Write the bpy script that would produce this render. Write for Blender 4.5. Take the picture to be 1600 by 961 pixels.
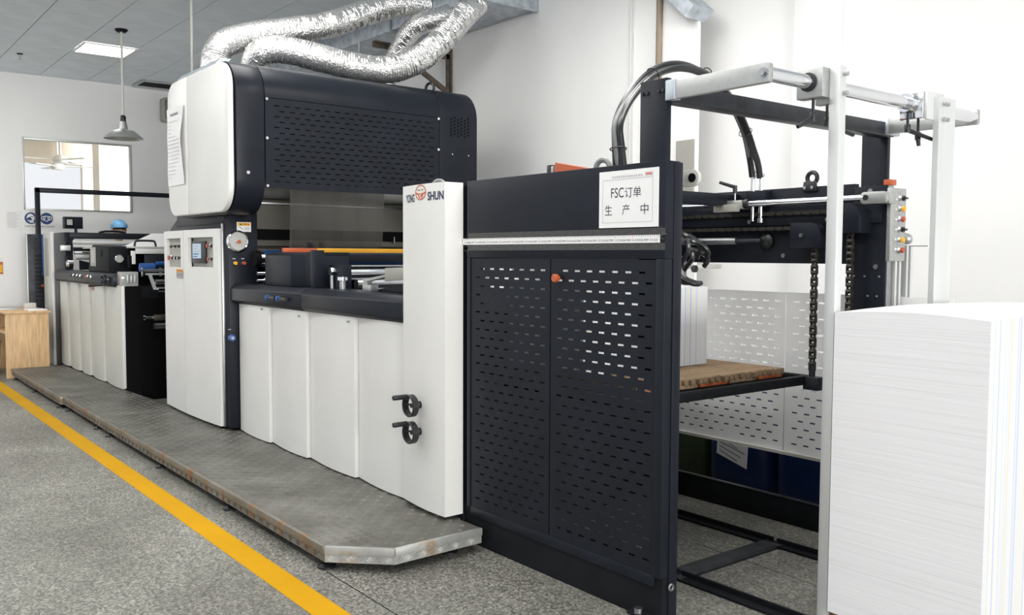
import bpy, bmesh, math, random
from mathutils import Vector, Matrix
random.seed(7)
scene = bpy.context.scene
col = scene.collection
for o in list(bpy.data.objects):
    bpy.data.objects.remove(o)
PI = math.pi

# ------------------------------------------------------------------ camera
cam_d = bpy.data.cameras.new('camera')
cam = bpy.data.objects.new('camera', cam_d)
col.objects.link(cam)
yaw, pit, rol = math.radians(38.25), math.radians(3.34), math.radians(0.24)
fwd0 = Vector((-math.cos(yaw), math.sin(yaw), 0))
rgt0 = Vector((math.sin(yaw), math.cos(yaw), 0))
fwd = fwd0 * math.cos(pit) - Vector((0, 0, 1)) * math.sin(pit)
upv0 = rgt0.cross(fwd)
rgt = rgt0 * math.cos(rol) + upv0 * math.sin(rol)
upv = upv0 * math.cos(rol) - rgt0 * math.sin(rol)
M3 = Matrix((rgt, upv, -fwd)).transposed()
cam.matrix_world = Matrix.Translation((0, 0, 1.5)) @ M3.to_4x4()
cam_d.sensor_fit = 'HORIZONTAL'
cam_d.sensor_width = 36.0
cam_d.lens = 1396.0 / 1600.0 * 36.0
cam_d.clip_start = 0.05
cam_d.clip_end = 100
scene.camera = cam

# ------------------------------------------------------------------ world, lights, exposure
world = bpy.data.worlds.new('world')
scene.world = world
world.use_nodes = True
bg = world.node_tree.nodes['Background']
bg.inputs[0].default_value = (0.93, 0.96, 1.0, 1)
bg.inputs[1].default_value = 0.90

def area(name, loc, target, sx, sy, power, color=(1, 1, 1)):
    d = bpy.data.lights.new(name, 'AREA')
    d.shape = 'RECTANGLE'
    d.size, d.size_y, d.energy, d.color = sx, sy, power, color
    o = bpy.data.objects.new(name, d)
    col.objects.link(o)
    o.location = loc
    o.rotation_euler = (Vector(target) - Vector(loc)).to_track_quat('-Z', 'Y').to_euler()
    return o
# daylight from the windows of the hall beyond the paper end of the machine
area('window_daylight', (16.0, -0.6, 2.5), (-4.0, 2.6, 1.6), 8.0, 2.6, 2300, (1.0, 0.99, 0.97))

scene.view_settings.view_transform = 'Standard'
scene.view_settings.look = 'None'
scene.view_settings.gamma = 1.0
scene.view_settings.use_curve_mapping = False
scene.view_settings.exposure = 0.10

# ------------------------------------------------------------------ materials
MATS = {}
def new_mat(name):
    m = bpy.data.materials.new(name)
    m.use_nodes = True
    MATS[name] = m
    nt = m.node_tree
    return m, nt, nt.nodes['Principled BSDF']

def mat(name, c, rough=0.5, metal=0.0, var=0.06, vscale=6.0, bump=0.0, bscale=60.0, stretch=(1, 1, 1), spec=0.5, coat=0.0):
    m, nt, b = new_mat(name)
    b.inputs['Metallic'].default_value = metal
    b.inputs['Roughness'].default_value = rough
    b.inputs['Specular IOR Level'].default_value = spec
    if coat:
        b.inputs['Coat Weight'].default_value = coat
    tc = nt.nodes.new('ShaderNodeTexCoord')
    mp = nt.nodes.new('ShaderNodeMapping')
    mp.inputs['Scale'].default_value = stretch
    nt.links.new(tc.outputs['Object'], mp.inputs[0])
    n = nt.nodes.new('ShaderNodeTexNoise')
    n.inputs['Scale'].default_value = vscale
    n.inputs['Detail'].default_value = 5
    nt.links.new(mp.outputs[0], n.inputs[0])
    r = nt.nodes.new('ShaderNodeValToRGB')
    r.color_ramp.elements[0].position = 0.3
    r.color_ramp.elements[1].position = 0.7
    r.color_ramp.elements[0].color = (*[max(0, x * (1 - var)) for x in c], 1)
    r.color_ramp.elements[1].color = (*[x * (1 + var) for x in c], 1)
    nt.links.new(n.outputs[0], r.inputs[0])
    nt.links.new(r.outputs[0], b.inputs['Base Color'])
    if bump:
        n2 = nt.nodes.new('ShaderNodeTexNoise')
        n2.inputs['Scale'].default_value = bscale
        nt.links.new(mp.outputs[0], n2.inputs[0])
        bp = nt.nodes.new('ShaderNodeBump')
        bp.inputs['Strength'].default_value = bump
        bp.inputs['Distance'].default_value = 0.004
        nt.links.new(n2.outputs[0], bp.inputs['Height'])
        nt.links.new(bp.outputs[0], b.inputs['Normal'])
    return m

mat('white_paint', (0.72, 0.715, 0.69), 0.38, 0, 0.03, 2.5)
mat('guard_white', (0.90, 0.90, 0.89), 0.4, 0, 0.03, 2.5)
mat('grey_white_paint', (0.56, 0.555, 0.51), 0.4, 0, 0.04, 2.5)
mat('dark_paint', (0.012, 0.0145, 0.0205), 0.36, 0, 0.15, 5, bump=0.04, bscale=300, spec=0.16)
mat('dark_paint_matt', (0.009, 0.010, 0.012), 0.6, 0, 0.2, 8, spec=0.15)
mat('dark_worn', (0.028, 0.031, 0.037), 0.42, 0.3, 0.4, 12, spec=0.35)
mat('black', (0.004, 0.004, 0.005), 0.6, spec=0.08)
mat('black_plastic', (0.012, 0.013, 0.015), 0.35)
mat('rubber', (0.012, 0.013, 0.014), 0.28)
mat('grey_hose', (0.17, 0.18, 0.18), 0.35)
mat('chrome', (0.82, 0.83, 0.85), 0.14, 1.0, 0.03)
mat('steel', (0.45, 0.46, 0.47), 0.32, 1.0, 0.1, 15)
mat('aluminium', (0.66, 0.67, 0.66), 0.42, 0.4, 0.04, 10, stretch=(1, 1, 0.1))
mat('cast_aluminium', (0.46, 0.47, 0.455), 0.40, 0.75, 0.06, 40)
mat('galvanised', (0.46, 0.50, 0.54), 0.42, 0.7, 0.25, 14)
mat('rusty_iron', (0.085, 0.068, 0.052), 0.8, 0.1, 0.4, 20)
mat('wall_white', (0.84, 0.835, 0.82), 0.85, 0, 0.02, 1.2, bump=0.05, bscale=80)
mat('wall_cream', (0.78, 0.72, 0.62), 0.9, 0, 0.03, 1.0)
mat('ceiling_tile', (0.80, 0.86, 0.905), 0.85, 0, 0.05, 3.0, bump=0.15, bscale=160)
mat('ceiling_grid', (0.36, 0.37, 0.37), 0.7)
mat('yellow_paint', (0.54, 0.28, 0.0), 0.6, 0, 0.06, 2.0, spec=0.12)
mat('orange_enamel', (0.46, 0.095, 0.03), 0.4)
mat('yellow_enamel', (0.72, 0.36, 0.02), 0.4)
mat('red_cap', (0.42, 0.06, 0.02), 0.35)
mat('amber_cap', (0.78, 0.38, 0.01), 0.35)
mat('blue_cap', (0.02, 0.09, 0.32), 0.4)
mat('blue_roller', (0.008, 0.04, 0.14), 0.35)
mat('blue_plastic', (0.005, 0.020, 0.085), 0.38, 0, 0.2, 4)
mat('green_plastic', (0.028, 0.045, 0.016), 0.6, 0, 0.3, 5)
mat('paper', (0.80, 0.80, 0.79), 0.8, 0, 0.02)
mat('ink_black', (0.012, 0.018, 0.035), 0.7)
mat('ink_blue', (0.005, 0.018, 0.055), 0.5)
mat('ink_grey', (0.28, 0.27, 0.30), 0.7)
mat('ink_red', (0.55, 0.10, 0.09), 0.6)
mat('ink_pale', (0.50, 0.46, 0.49), 0.7)
mat('sign_blue', (0.012, 0.045, 0.16), 0.5)
mat('warning_yellow', (0.80, 0.43, 0.01), 0.5)
mat('orange_print', (0.50, 0.11, 0.03), 0.5)
mat('brown_tape', (0.26, 0.21, 0.155), 0.7)
mat('wood', (0.62, 0.41, 0.215), 0.55, 0, 0.22, 9, stretch=(1, 5, 0.5))
mat('pallet_wood', (0.27, 0.185, 0.11), 0.85, 0, 0.55, 22, stretch=(0.3, 3, 3))
mat('slat_wood', (0.20, 0.135, 0.078), 0.85, 0, 0.6, 18, stretch=(0.4, 3, 3))
mat('pallet_red', (0.42, 0.10, 0.03), 0.8, 0, 0.3, 20)
mat('skin', (0.52, 0.32, 0.22), 0.55)
mat('cap_blue', (0.22, 0.48, 0.76), 0.8, 0, 0.40, 14)
mat('cloth_grey', (0.22, 0.25, 0.30), 0.9)
mat('hair', (0.012, 0.010, 0.009), 0.6)
mat('grey_plastic', (0.16, 0.165, 0.16), 0.5)
mat('dial', (0.42, 0.42, 0.40), 0.4)
mat('tape_dirty', (0.040, 0.041, 0.038), 0.35, 0.0, 0.5, 30, stretch=(1, 1, 8))
mat('chain_steel', (0.055, 0.050, 0.042), 0.45, 0.6, 0.3, 60)
mat('inner_plate', (0.075, 0.068, 0.058), 0.42, 0.6, 0.2, 5)
mat('screen_frame', (0.03, 0.03, 0.032), 0.45)
mat('recess_grey', (0.36, 0.35, 0.31), 0.45, 0.1, 0.05, 8)

def emis(name, c, s):
    m, nt, b = new_mat(name)
    b.inputs['Base Color'].default_value = (*c, 1)
    b.inputs['Emission Color'].default_value = (*c, 1)
    b.inputs['Emission Strength'].default_value = s
    return m
emis('lamp_glow', (1.0, 0.985, 0.96), 9.0)
emis('screen_glow', (0.30, 0.38, 0.46), 0.55)

# translucent film, glass, clear tape
def clear(name, c, alpha, rough):
    m, nt, b = new_mat(name)
    b.inputs['Base Color'].default_value = (*c, 1)
    b.inputs['Roughness'].default_value = rough
    b.inputs['Alpha'].default_value = alpha
    return m, nt, b
clear('glass', (0.9, 0.95, 0.95), 0.05, 0.03)
clear('clear_tape', (0.35, 0.35, 0.32), 0.10, 0.10)
clear('acrylic', (0.62, 0.64, 0.62), 0.55, 0.08)
m, nt, b = clear('film', (0.09, 0.085, 0.075), 0.62, 0.22)
tc = nt.nodes.new('ShaderNodeTexCoord'); mp = nt.nodes.new('ShaderNodeMapping')
mp.inputs['Scale'].default_value = (1, 60, 0.8)
wn = nt.nodes.new('ShaderNodeTexNoise'); wn.inputs['Scale'].default_value = 2.2; wn.inputs['Detail'].default_value = 3
rp = nt.nodes.new('ShaderNodeValToRGB')
rp.color_ramp.elements[0].position = 0.35; rp.color_ramp.elements[0].color = (0.045, 0.043, 0.039, 1)
rp.color_ramp.elements[1].position = 0.7; rp.color_ramp.elements[1].color = (0.115, 0.11, 0.098, 1)
nt.links.new(tc.outputs['Object'], mp.inputs[0]); nt.links.new(mp.outputs[0], wn.inputs[0])
nt.links.new(wn.outputs[0], rp.inputs[0]); nt.links.new(rp.outputs[0], b.inputs['Base Color'])

# aluminium foil of the flexible ducts
m, nt, b = new_mat('foil')
b.inputs['Metallic'].default_value = 0.9
b.inputs['Roughness'].default_value = 0.30
b.inputs['Base Color'].default_value = (0.76, 0.755, 0.74, 1)
tc = nt.nodes.new('ShaderNodeTexCoord')
vn = nt.nodes.new('ShaderNodeTexVoronoi'); vn.inputs['Scale'].default_value = 60
bp = nt.nodes.new('ShaderNodeBump'); bp.inputs['Strength'].default_value = 0.5; bp.inputs['Distance'].default_value = 0.008
nt.links.new(tc.outputs['Object'], vn.inputs['Vector']); nt.links.new(vn.outputs['Distance'], bp.inputs['Height'])
nt.links.new(bp.outputs[0], b.inputs['Normal'])

# terrazzo floor
m, nt, b = new_mat('terrazzo')
b.inputs['Roughness'].default_value = 0.5
tc = nt.nodes.new('ShaderNodeTexCoord')
big = nt.nodes.new('ShaderNodeTexNoise'); big.inputs['Scale'].default_value = 1.1; big.inputs['Detail'].default_value = 7; big.inputs['Roughness'].default_value = 0.65
nt.links.new(tc.outputs['Object'], big.inputs[0])
r1 = nt.nodes.new('ShaderNodeValToRGB')
r1.color_ramp.elements[0].position = 0.3; r1.color_ramp.elements[0].color = (0.125, 0.122, 0.108, 1)
r1.color_ramp.elements[1].position = 0.72; r1.color_ramp.elements[1].color = (0.27, 0.268, 0.245, 1)
nt.links.new(big.outputs[0], r1.inputs[0])
chip = nt.nodes.new('ShaderNodeTexVoronoi'); chip.inputs['Scale'].default_value = 105
nt.links.new(tc.outputs['Object'], chip.inputs['Vector'])
r2 = nt.nodes.new('ShaderNodeValToRGB')
e = r2.color_ramp.elements
e[0].position = 0.0; e[0].color = (0.35, 0.35, 0.34, 1)
e[1].position = 1.0; e[1].color = (1.75, 1.72, 1.62, 1)
x = e.new(0.42); x.color = (0.8, 0.8, 0.78, 1)
x = e.new(0.75); x.color = (1.12, 1.1, 1.06, 1)
sep = nt.nodes.new('ShaderNodeSeparateColor')
nt.links.new(chip.outputs['Color'], sep.inputs[0]); nt.links.new(sep.outputs[0], r2.inputs[0])
mx = nt.nodes.new('ShaderNodeMix'); mx.data_type = 'RGBA'; mx.blend_type = 'MULTIPLY'; mx.inputs[0].default_value = 1.0
nt.links.new(r1.outputs[0], mx.inputs[6]); nt.links.new(r2.outputs[0], mx.inputs[7])
nt.links.new(mx.outputs[2], b.inputs['Base Color'])

# chequer plate deck and its rust-flecked skirt
def plate_mat(name, c1, c2, rust, thr):
    m, nt, b = new_mat(name)
    b.inputs['Metallic'].default_value = 0.45
    b.inputs['Roughness'].default_value = 0.45
    tc = nt.nodes.new('ShaderNodeTexCoord')
    n = nt.nodes.new('ShaderNodeTexNoise'); n.inputs['Scale'].default_value = 2.3; n.inputs['Detail'].default_value = 8; n.inputs['Roughness'].default_value = 0.7
    nt.links.new(tc.outputs['Object'], n.inputs[0])
    r = nt.nodes.new('ShaderNodeValToRGB')
    r.color_ramp.elements[0].position = 0.33; r.color_ramp.elements[0].color = (*c1, 1)
    r.color_ramp.elements[1].position = 0.68; r.color_ramp.elements[1].color = (*c2, 1)
    nt.links.new(n.outputs[0], r.inputs[0])
    n2 = nt.nodes.new('ShaderNodeTexNoise'); n2.inputs['Scale'].default_value = 7; n2.inputs['Detail'].default_value = 6
    nt.links.new(tc.outputs['Object'], n2.inputs[0])
    r2 = nt.nodes.new('ShaderNodeValToRGB')
    r2.color_ramp.elements[0].position = thr; r2.color_ramp.elements[0].color = (0, 0, 0, 1)
    r2.color_ramp.elements[1].position = thr + 0.12; r2.color_ramp.elements[1].color = (1, 1, 1, 1)
    nt.links.new(n2.outputs[0], r2.inputs[0])
    mx = nt.nodes.new('ShaderNodeMix'); mx.data_type = 'RGBA'; mx.inputs[7].default_value = (*rust, 1)
    nt.links.new(r2.outputs[0], mx.inputs[0]); nt.links.new(r.outputs[0], mx.inputs[6])
    nt.links.new(mx.outputs[2], b.inputs['Base Color'])
plate_mat('deck_plate', (0.085, 0.082, 0.068), (0.22, 0.215, 0.19), (0.15, 0.12, 0.085), 0.66)
plate_mat('skirt_plate', (0.13, 0.118, 0.095), (0.30, 0.285, 0.25), (0.27, 0.13, 0.05), 0.53)
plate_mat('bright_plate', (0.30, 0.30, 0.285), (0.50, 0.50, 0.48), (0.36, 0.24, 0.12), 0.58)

plate_mat('tread_worn', (0.095, 0.092, 0.078), (0.255, 0.25, 0.225), (0.17, 0.14, 0.10), 0.66)
mat('tread_metal', (0.52, 0.51, 0.48), 0.35, 0.7, 0.15, 20)
# cut edges of a pile of printed sheets: pale colour bars on the end grain
def pile_mat(name, freq):
    m, nt, b = new_mat(name)
    b.inputs['Roughness'].default_value = 0.75
    tc = nt.nodes.new('ShaderNodeTexCoord')
    geo = nt.nodes.new('ShaderNodeNewGeometry')
    sx = nt.nodes.new('ShaderNodeSeparateXYZ'); nt.links.new(tc.outputs['Object'], sx.inputs[0])
    sn = nt.nodes.new('ShaderNodeSeparateXYZ'); nt.links.new(geo.outputs['Normal'], sn.inputs[0])
    wn = nt.nodes.new('ShaderNodeTexNoise'); wn.noise_dimensions = '1D'
    wn.inputs['Scale'].default_value = freq; wn.inputs['Detail'].default_value = 3
    nt.links.new(sx.outputs[1], wn.inputs['W'])
    r = nt.nodes.new('ShaderNodeValToRGB')
    e = r.color_ramp.elements
    e[0].position = 0.30; e[0].color = (0.42, 0.50, 0.66, 1)
    e[1].position = 0.70; e[1].color = (0.68, 0.60, 0.47, 1)
    for p, c in ((0.40, (0.70, 0.70, 0.70)), (0.47, (0.48, 0.54, 0.65)), (0.50, (0.72, 0.72, 0.71)), (0.56, (0.70, 0.66, 0.58)), (0.60, (0.73, 0.73, 0.72))):
        q = e.new(p); q.color = (*c, 1)
    nt.links.new(wn.outputs[0], r.inputs[0])
    ab = nt.nodes.new('ShaderNodeMath'); ab.operation = 'GREATER_THAN'; ab.inputs[1].default_value = 0.6
    nt.links.new(sn.outputs[0], ab.inputs[0])
    # faint lines between sheets
    mp = nt.nodes.new('ShaderNodeMapping'); mp.inputs['Scale'].default_value = (1.2, 1.2, 160)
    nt.links.new(tc.outputs['Object'], mp.inputs[0])
    n = nt.nodes.new('ShaderNodeTexNoise'); n.inputs['Scale'].default_value = 1.0; n.inputs['Detail'].default_value = 4
    nt.links.new(mp.outputs[0], n.inputs[0])
    r3 = nt.nodes.new('ShaderNodeValToRGB')
    r3.color_ramp.elements[0].position = 0.25; r3.color_ramp.elements[0].color = (0.74, 0.73, 0.74, 1)
    r3.color_ramp.elements[1].position = 0.50; r3.color_ramp.elements[1].color = (0.82, 0.81, 0.82, 1)
    nt.links.new(n.outputs[0], r3.inputs[0])
    mx = nt.nodes.new('ShaderNodeMix'); mx.data_type = 'RGBA'
    nt.links.new(ab.outputs[0], mx.inputs[0]); nt.links.new(r3.outputs[0], mx.inputs[6]); nt.links.new(r.outputs[0], mx.inputs[7])
    nt.links.new(mx.outputs[2], b.inputs['Base Color'])
    bp = nt.nodes.new('ShaderNodeBump'); bp.inputs['Strength'].default_value = 0.12; bp.inputs['Distance'].default_value = 0.002
    nt.links.new(n.outputs[0], bp.inputs['Height']); nt.links.new(bp.outputs[0], b.inputs['Normal'])
pile_mat('pile_edges', 45)

# perforated inner plate: small pale specks
m, nt, b = new_mat('speckled_plate')
b.inputs['Metallic'].default_value = 0.5; b.inputs['Roughness'].default_value = 0.4
tc = nt.nodes.new('ShaderNodeTexCoord')
v = nt.nodes.new('ShaderNodeTexVoronoi'); v.inputs['Scale'].default_value = 38; v.inputs['Randomness'].default_value = 0.15
nt.links.new(tc.outputs['Object'], v.inputs['Vector'])
r = nt.nodes.new('ShaderNodeValToRGB')
r.color_ramp.elements[0].position = 0.13; r.color_ramp.elements[0].color = (0.70, 0.67, 0.60, 1)
r.color_ramp.elements[1].position = 0.17; r.color_ramp.elements[1].color = (0.16, 0.15, 0.13, 1)
nt.links.new(v.outputs['Distance'], r.inputs[0]); nt.links.new(r.outputs[0], b.inputs['Base Color'])

# ------------------------------------------------------------------ mesh builder
WLOC = {}
def wloc(o):
    return WLOC.get(o.name, Vector((0, 0, 0)))

def catmull(pts, step):
    P = [Vector(p) for p in pts]
    P = [P[0] * 2 - P[1]] + P + [P[-1] * 2 - P[-2]]
    out = []
    for i in range(1, len(P) - 2):
        p0, p1, p2, p3 = P[i - 1:i + 3]
        n = max(2, int((p2 - p1).length / step))
        for k in range(n):
            t = k / n
            out.append(0.5 * ((2 * p1) + (p2 - p0) * t + (2 * p0 - 5 * p1 + 4 * p2 - p3) * t * t + (3 * p1 - p0 - 3 * p2 + p3) * t ** 3))
    out.append(P[-2])
    return out

def perp(d):
    a = Vector((0, 0, 1)) if abs(d.z) < 0.9 else Vector((1, 0, 0))
    u = d.cross(a).normalized()
    return u, d.cross(u).normalized()

class MB:
    def __init__(s):
        s.v, s.f = [], []
    def add(s, vs, fs):
        n = len(s.v)
        s.v += [tuple(p) for p in vs]
        s.f += [tuple(i + n for i in f) for f in fs]
        return s
    def box(s, x0, x1, y0, y1, z0, z1):
        vs = [(x, y, z) for z in (z0, z1) for y in (y0, y1) for x in (x0, x1)]
        return s.add(vs, [(0, 2, 3, 1), (4, 5, 7, 6), (0, 1, 5, 4), (2, 6, 7, 3), (0, 4, 6, 2), (1, 3, 7, 5)])
    def prism(s, poly, axis, a, b):
        n = len(poly)
        def m(p, w):
            return {'z': (p[0], p[1], w), 'y': (p[0], w, p[1]), 'x': (w, p[0], p[1])}[axis]
        vs = [m(p, a) for p in poly] + [m(p, b) for p in poly]
        fs = [tuple(range(n))[::-1], tuple(range(n, 2 * n))]
        fs += [(i, (i + 1) % n, n + (i + 1) % n, n + i) for i in range(n)]
        return s.add(vs, fs)
    def cyl(s, p0, p1, r0, r1=None, n=16):
        r1 = r0 if r1 is None else r1
        p0, p1 = Vector(p0), Vector(p1)
        u, w = perp((p1 - p0).normalized())
        vs = []
        for p, r in ((p0, r0), (p1, r1)):
            for k in range(n):
                a = 2 * PI * k / n
                vs.append(p + u * (r * math.cos(a)) + w * (r * math.sin(a)))
        fs = [tuple(range(n))[::-1], tuple(range(n, 2 * n))] + [(k, (k + 1) % n, n + (k + 1) % n, n + k) for k in range(n)]
        return s.add(vs, fs)
    def lathe(s, prof, org, ax, n=24, ring=False):
        org, ax = Vector(org), Vector(ax).normalized()
        u, w = perp(ax)
        vs, fs = [], []
        for r, h in prof:
            for k in range(n):
                a = 2 * PI * k / n
                vs.append(org + ax * h + u * (r * math.cos(a)) + w * (r * math.sin(a)))
        for i in range(len(prof) - 1):
            for k in range(n):
                fs.append((i * n + k, i * n + (k + 1) % n, (i + 1) * n + (k + 1) % n, (i + 1) * n + k))
        if ring:
            i = len(prof) - 1
            fs += [(i * n + k, i * n + (k + 1) % n, (k + 1) % n, k) for k in range(n)]
        else:
            fs.append(tuple(range(n))[::-1])
            fs.append(tuple(range((len(prof) - 1) * n, len(prof) * n)))
        return s.add(vs, fs)
    def tube(s, path, r, n=10, rf=None):
        path = [Vector(p) for p in path]
        vs, fs = [], []
        d = (path[1] - path[0]).normalized()
        u, w = perp(d)
        m = len(path)
        for i, p in enumerate(path):
            d = (path[min(i + 1, m - 1)] - path[max(i - 1, 0)]).normalized()
            u = (u - d * u.dot(d)).normalized()
            w = d.cross(u)
            for k in range(n):
                a = 2 * PI * k / n
                rr = r if rf is None else rf(i, k)
                vs.append(p + u * (rr * math.cos(a)) + w * (rr * math.sin(a)))
        for i in range(m - 1):
            for k in range(n):
                fs.append((i * n + k, i * n + (k + 1) % n, (i + 1) * n + (k + 1) % n, (i + 1) * n + k))
        fs.append(tuple(range(n))[::-1])
        fs.append(tuple(range((m - 1) * n, m * n)))
        return s.add(vs, fs)
    def torus(s, c, ax, R, r, n=20, m=8, a0=0, a1=2 * PI):
        c, ax = Vector(c), Vector(ax).normalized()
        u, w = perp(ax)
        full = abs(a1 - a0 - 2 * PI) < 1e-6
        cnt = n if full else n + 1
        vs, fs = [], []
        for i in range(cnt):
            a = a0 + (a1 - a0) * i / n
            d = u * math.cos(a) + w * math.sin(a)
            for k in range(m):
                b = 2 * PI * k / m
                vs.append(c + d * (R + r * math.cos(b)) + ax * (r * math.sin(b)))
        for i in range(n):
            j = (i + 1) % cnt
            for k in range(m):
                fs.append((i * m + k, i * m + (k + 1) % m, j * m + (k + 1) % m, j * m + k))
        return s.add(vs, fs)
    def grid(s, us, vs, filled, mp, t):
        """sheet of thickness t over the cells of (us x vs) that are filled; mp(u,v,w) -> xyz"""
        idx = {}
        nv = len(s.v)
        def P(i, j, w):
            k = (i, j, w)
            if k not in idx:
                idx[k] = len(s.v)
                s.v.append(tuple(mp(us[i], vs[j], t * w)))
            return idx[k]
        nu, nw = len(us) - 1, len(vs) - 1
        F = [[filled(i, j) for j in range(nw)] for i in range(nu)]
        for i in range(nu):
            for j in range(nw):
                if not F[i][j]:
                    continue
                s.f.append((P(i, j, 0), P(i + 1, j, 0), P(i + 1, j + 1, 0), P(i, j + 1, 0)))
                s.f.append((P(i, j, 1), P(i, j + 1, 1), P(i + 1, j + 1, 1), P(i + 1, j, 1)))
                if i == 0 or not F[i - 1][j]:
                    s.f.append((P(i, j, 0), P(i, j + 1, 0), P(i, j + 1, 1), P(i, j, 1)))
                if i == nu - 1 or not F[i + 1][j]:
                    s.f.append((P(i + 1, j, 0), P(i + 1, j, 1), P(i + 1, j + 1, 1), P(i + 1, j + 1, 0)))
                if j == 0 or not F[i][j - 1]:
                    s.f.append((P(i, j, 0), P(i, j, 1), P(i + 1, j, 1), P(i + 1, j, 0)))
                if j == nw - 1 or not F[i][j + 1]:
                    s.f.append((P(i, j + 1, 0), P(i + 1, j + 1, 0), P(i + 1, j + 1, 1), P(i, j + 1, 1)))
        return s
    def slotted(s, u0, u1, v0, v1, mp, t, pu=0.08, pv=0.0447, sl=0.036, sh=0.0085, mu=0.045, mv=0.04, stag=True):
        rows = max(1, int((v1 - v0 - 2 * mv) / pv) + 1)
        off = (v1 - v0 - (rows - 1) * pv) / 2
        us, vs, holes = {u0, u1}, {v0, v1}, {}
        R = []
        for k in range(rows):
            vc = v0 + off + k * pv
            st = u0 + mu + (pu / 2 if (stag and k % 2) else 0)
            L = []
            u = st
            while u + sl < u1 - mu * 0.5:
                L.append((u, u + sl)); us.add(u); us.add(u + sl)
                u += pu
            R.append((vc - sh / 2, vc + sh / 2, L)); vs.add(vc - sh / 2); vs.add(vc + sh / 2)
        us, vs = sorted(us), sorted(vs)
        def filled(i, j):
            uc, vc = (us[i] + us[i + 1]) / 2, (vs[j] + vs[j + 1]) / 2
            for a, b_, L in R:
                if a < vc < b_:
                    return not any(p < uc < q for p, q in L)
            return True
        return s.grid(us, vs, filled, mp, t)
    def build(s, name, m, parent=None, bevel=0.0, smooth=35, origin=None, segs=2):
        P = Vector((0, 0, 0)) if parent is None else wloc(parent)
        xs, ys, zs = zip(*s.v)
        if origin is None:
            c = Vector(((min(xs) + max(xs)) / 2, (min(ys) + max(ys)) / 2, min(zs) if parent is None else (min(zs) + max(zs)) / 2))
        else:
            c = Vector(origin)
        me = bpy.data.meshes.new(name)
        me.from_pydata([(v[0] - c.x, v[1] - c.y, v[2] - c.z) for v in s.v], [], s.f)
        bm = bmesh.new(); bm.from_mesh(me)
        bmesh.ops.recalc_face_normals(bm, faces=bm.faces)
        if bevel:
            ed = [e_ for e_ in bm.edges if len(e_.link_faces) == 2 and e_.calc_face_angle(0) > 0.6]
            bmesh.ops.bevel(bm, geom=ed, offset=bevel, segments=segs, affect='EDGES', profile=0.5, clamp_overlap=True)
        bm.to_mesh(me); bm.free()
        me.materials.append(MATS[m])
        if smooth:
            me.shade_smooth()
            me.set_sharp_from_angle(angle=math.radians(smooth))
        o = bpy.data.objects.new(name, me)
        col.objects.link(o)
        o.parent = parent
        o.location = c - P
        WLOC[o.name] = c
        return o

def tag(o, label, cat, group=None, kind=None):
    o['label'] = label
    o['category'] = cat
    if group: o['group'] = group
    if kind: o['kind'] = kind
    return o
def struct(o):
    o['kind'] = 'structure'
    return o
def plab(o, label):
    o['label'] = label
    return o
def empty(name, loc, label=None, cat=None, group=None):
    o = bpy.data.objects.new(name, None)
    o.empty_display_size = 0.1
    col.objects.link(o)
    o.location = loc
    WLOC[o.name] = Vector(loc)
    if label: tag(o, label, cat, group)
    return o
def dup(o, delta, parent=None):
    """copy of one mesh object moved by delta, under the same or another parent"""
    c = o.copy(); col.objects.link(c)
    w = wloc(o) + Vector(delta)
    p = parent if parent is not None else o.parent
    c.parent = p
    c.location = w - (wloc(p) if p else Vector((0, 0, 0)))
    WLOC[c.name] = w
    return c
def bx(name, m, parent, x0, x1, y0, y1, z0, z1, bevel=0.003):
    return MB().box(x0, x1, y0, y1, z0, z1).build(name, m, parent, bevel=bevel)
def cy(name, m, parent, p0, p1, r, r1=None, n=20, bevel=0.0):
    return MB().cyl(p0, p1, r, r1, n).build(name, m, parent, bevel=bevel)
def rrect(x0, x1, z0, z1, r, n=8):
    pts = []
    for cx, cz, a0 in ((x1 - r, z0 + r, -PI / 2), (x1 - r, z1 - r, 0), (x0 + r, z1 - r, PI / 2), (x0 + r, z0 + r, PI)):
        for k in range(n + 1):
            a = a0 + PI / 2 * k / n
            pts.append((cx + r * math.cos(a), cz + r * math.sin(a)))
    return pts

def text(name, body, size, mp, m, parent, width=None, align='LEFT', bold=0.0, space=1.0):
    """flat printed lettering; mp(u, v) -> xyz"""
    cu = bpy.data.curves.new('lettering', 'FONT')
    cu.body = body; cu.size = size; cu.align_x = align; cu.space_character = space; cu.offset = bold * size
    to = bpy.data.objects.new('lettering', cu)
    col.objects.link(to)
    dg = bpy.context.evaluated_depsgraph_get()
    me = bpy.data.meshes.new_from_object(to.evaluated_get(dg))
    bpy.data.objects.remove(to); bpy.data.curves.remove(cu)
    V = [v.co.copy() for v in me.vertices]
    Fs = [tuple(p.vertices) for p in me.polygons]
    bpy.data.meshes.remove(me)
    if not V:
        return None
    x0, x1 = min(v.x for v in V), max(v.x for v in V)
    sx = 1.0
    if width:
        sx = width / (x1 - x0)
    mb = MB().add([mp((v.x - x0) * sx if width else v.x, v.y) for v in V], Fs)
    return mb.build(name, m, parent, smooth=0)

def button(parent, p, ax, capm, r=0.011, sel=False, name='push_button'):
    p, ax = Vector(p), Vector(ax)
    o = MB().lathe([(r * 1.35, 0), (r * 1.35, 0.006), (r * 1.15, 0.010), (r * 1.1, 0.018)], p, ax, 16).build(name, 'chrome', parent)
    if sel:
        b_ = MB().cyl(p + ax * 0.016, p + ax * 0.028, r * 1.05, r * 0.9, 14)
        u, w = perp(ax)
        q = p + ax * 0.034
        b_.cyl(q - u * r * 0.9, q + u * r * 0.9, r * 0.4, None, 8)
        b_.build('selector_knob' if False else 'knob', capm, parent)
    else:
        MB().lathe([(r, 0.014), (r, 0.026), (r * 0.85, 0.029)], p, ax, 16).build('button_cap', capm, parent)
    return o

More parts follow.
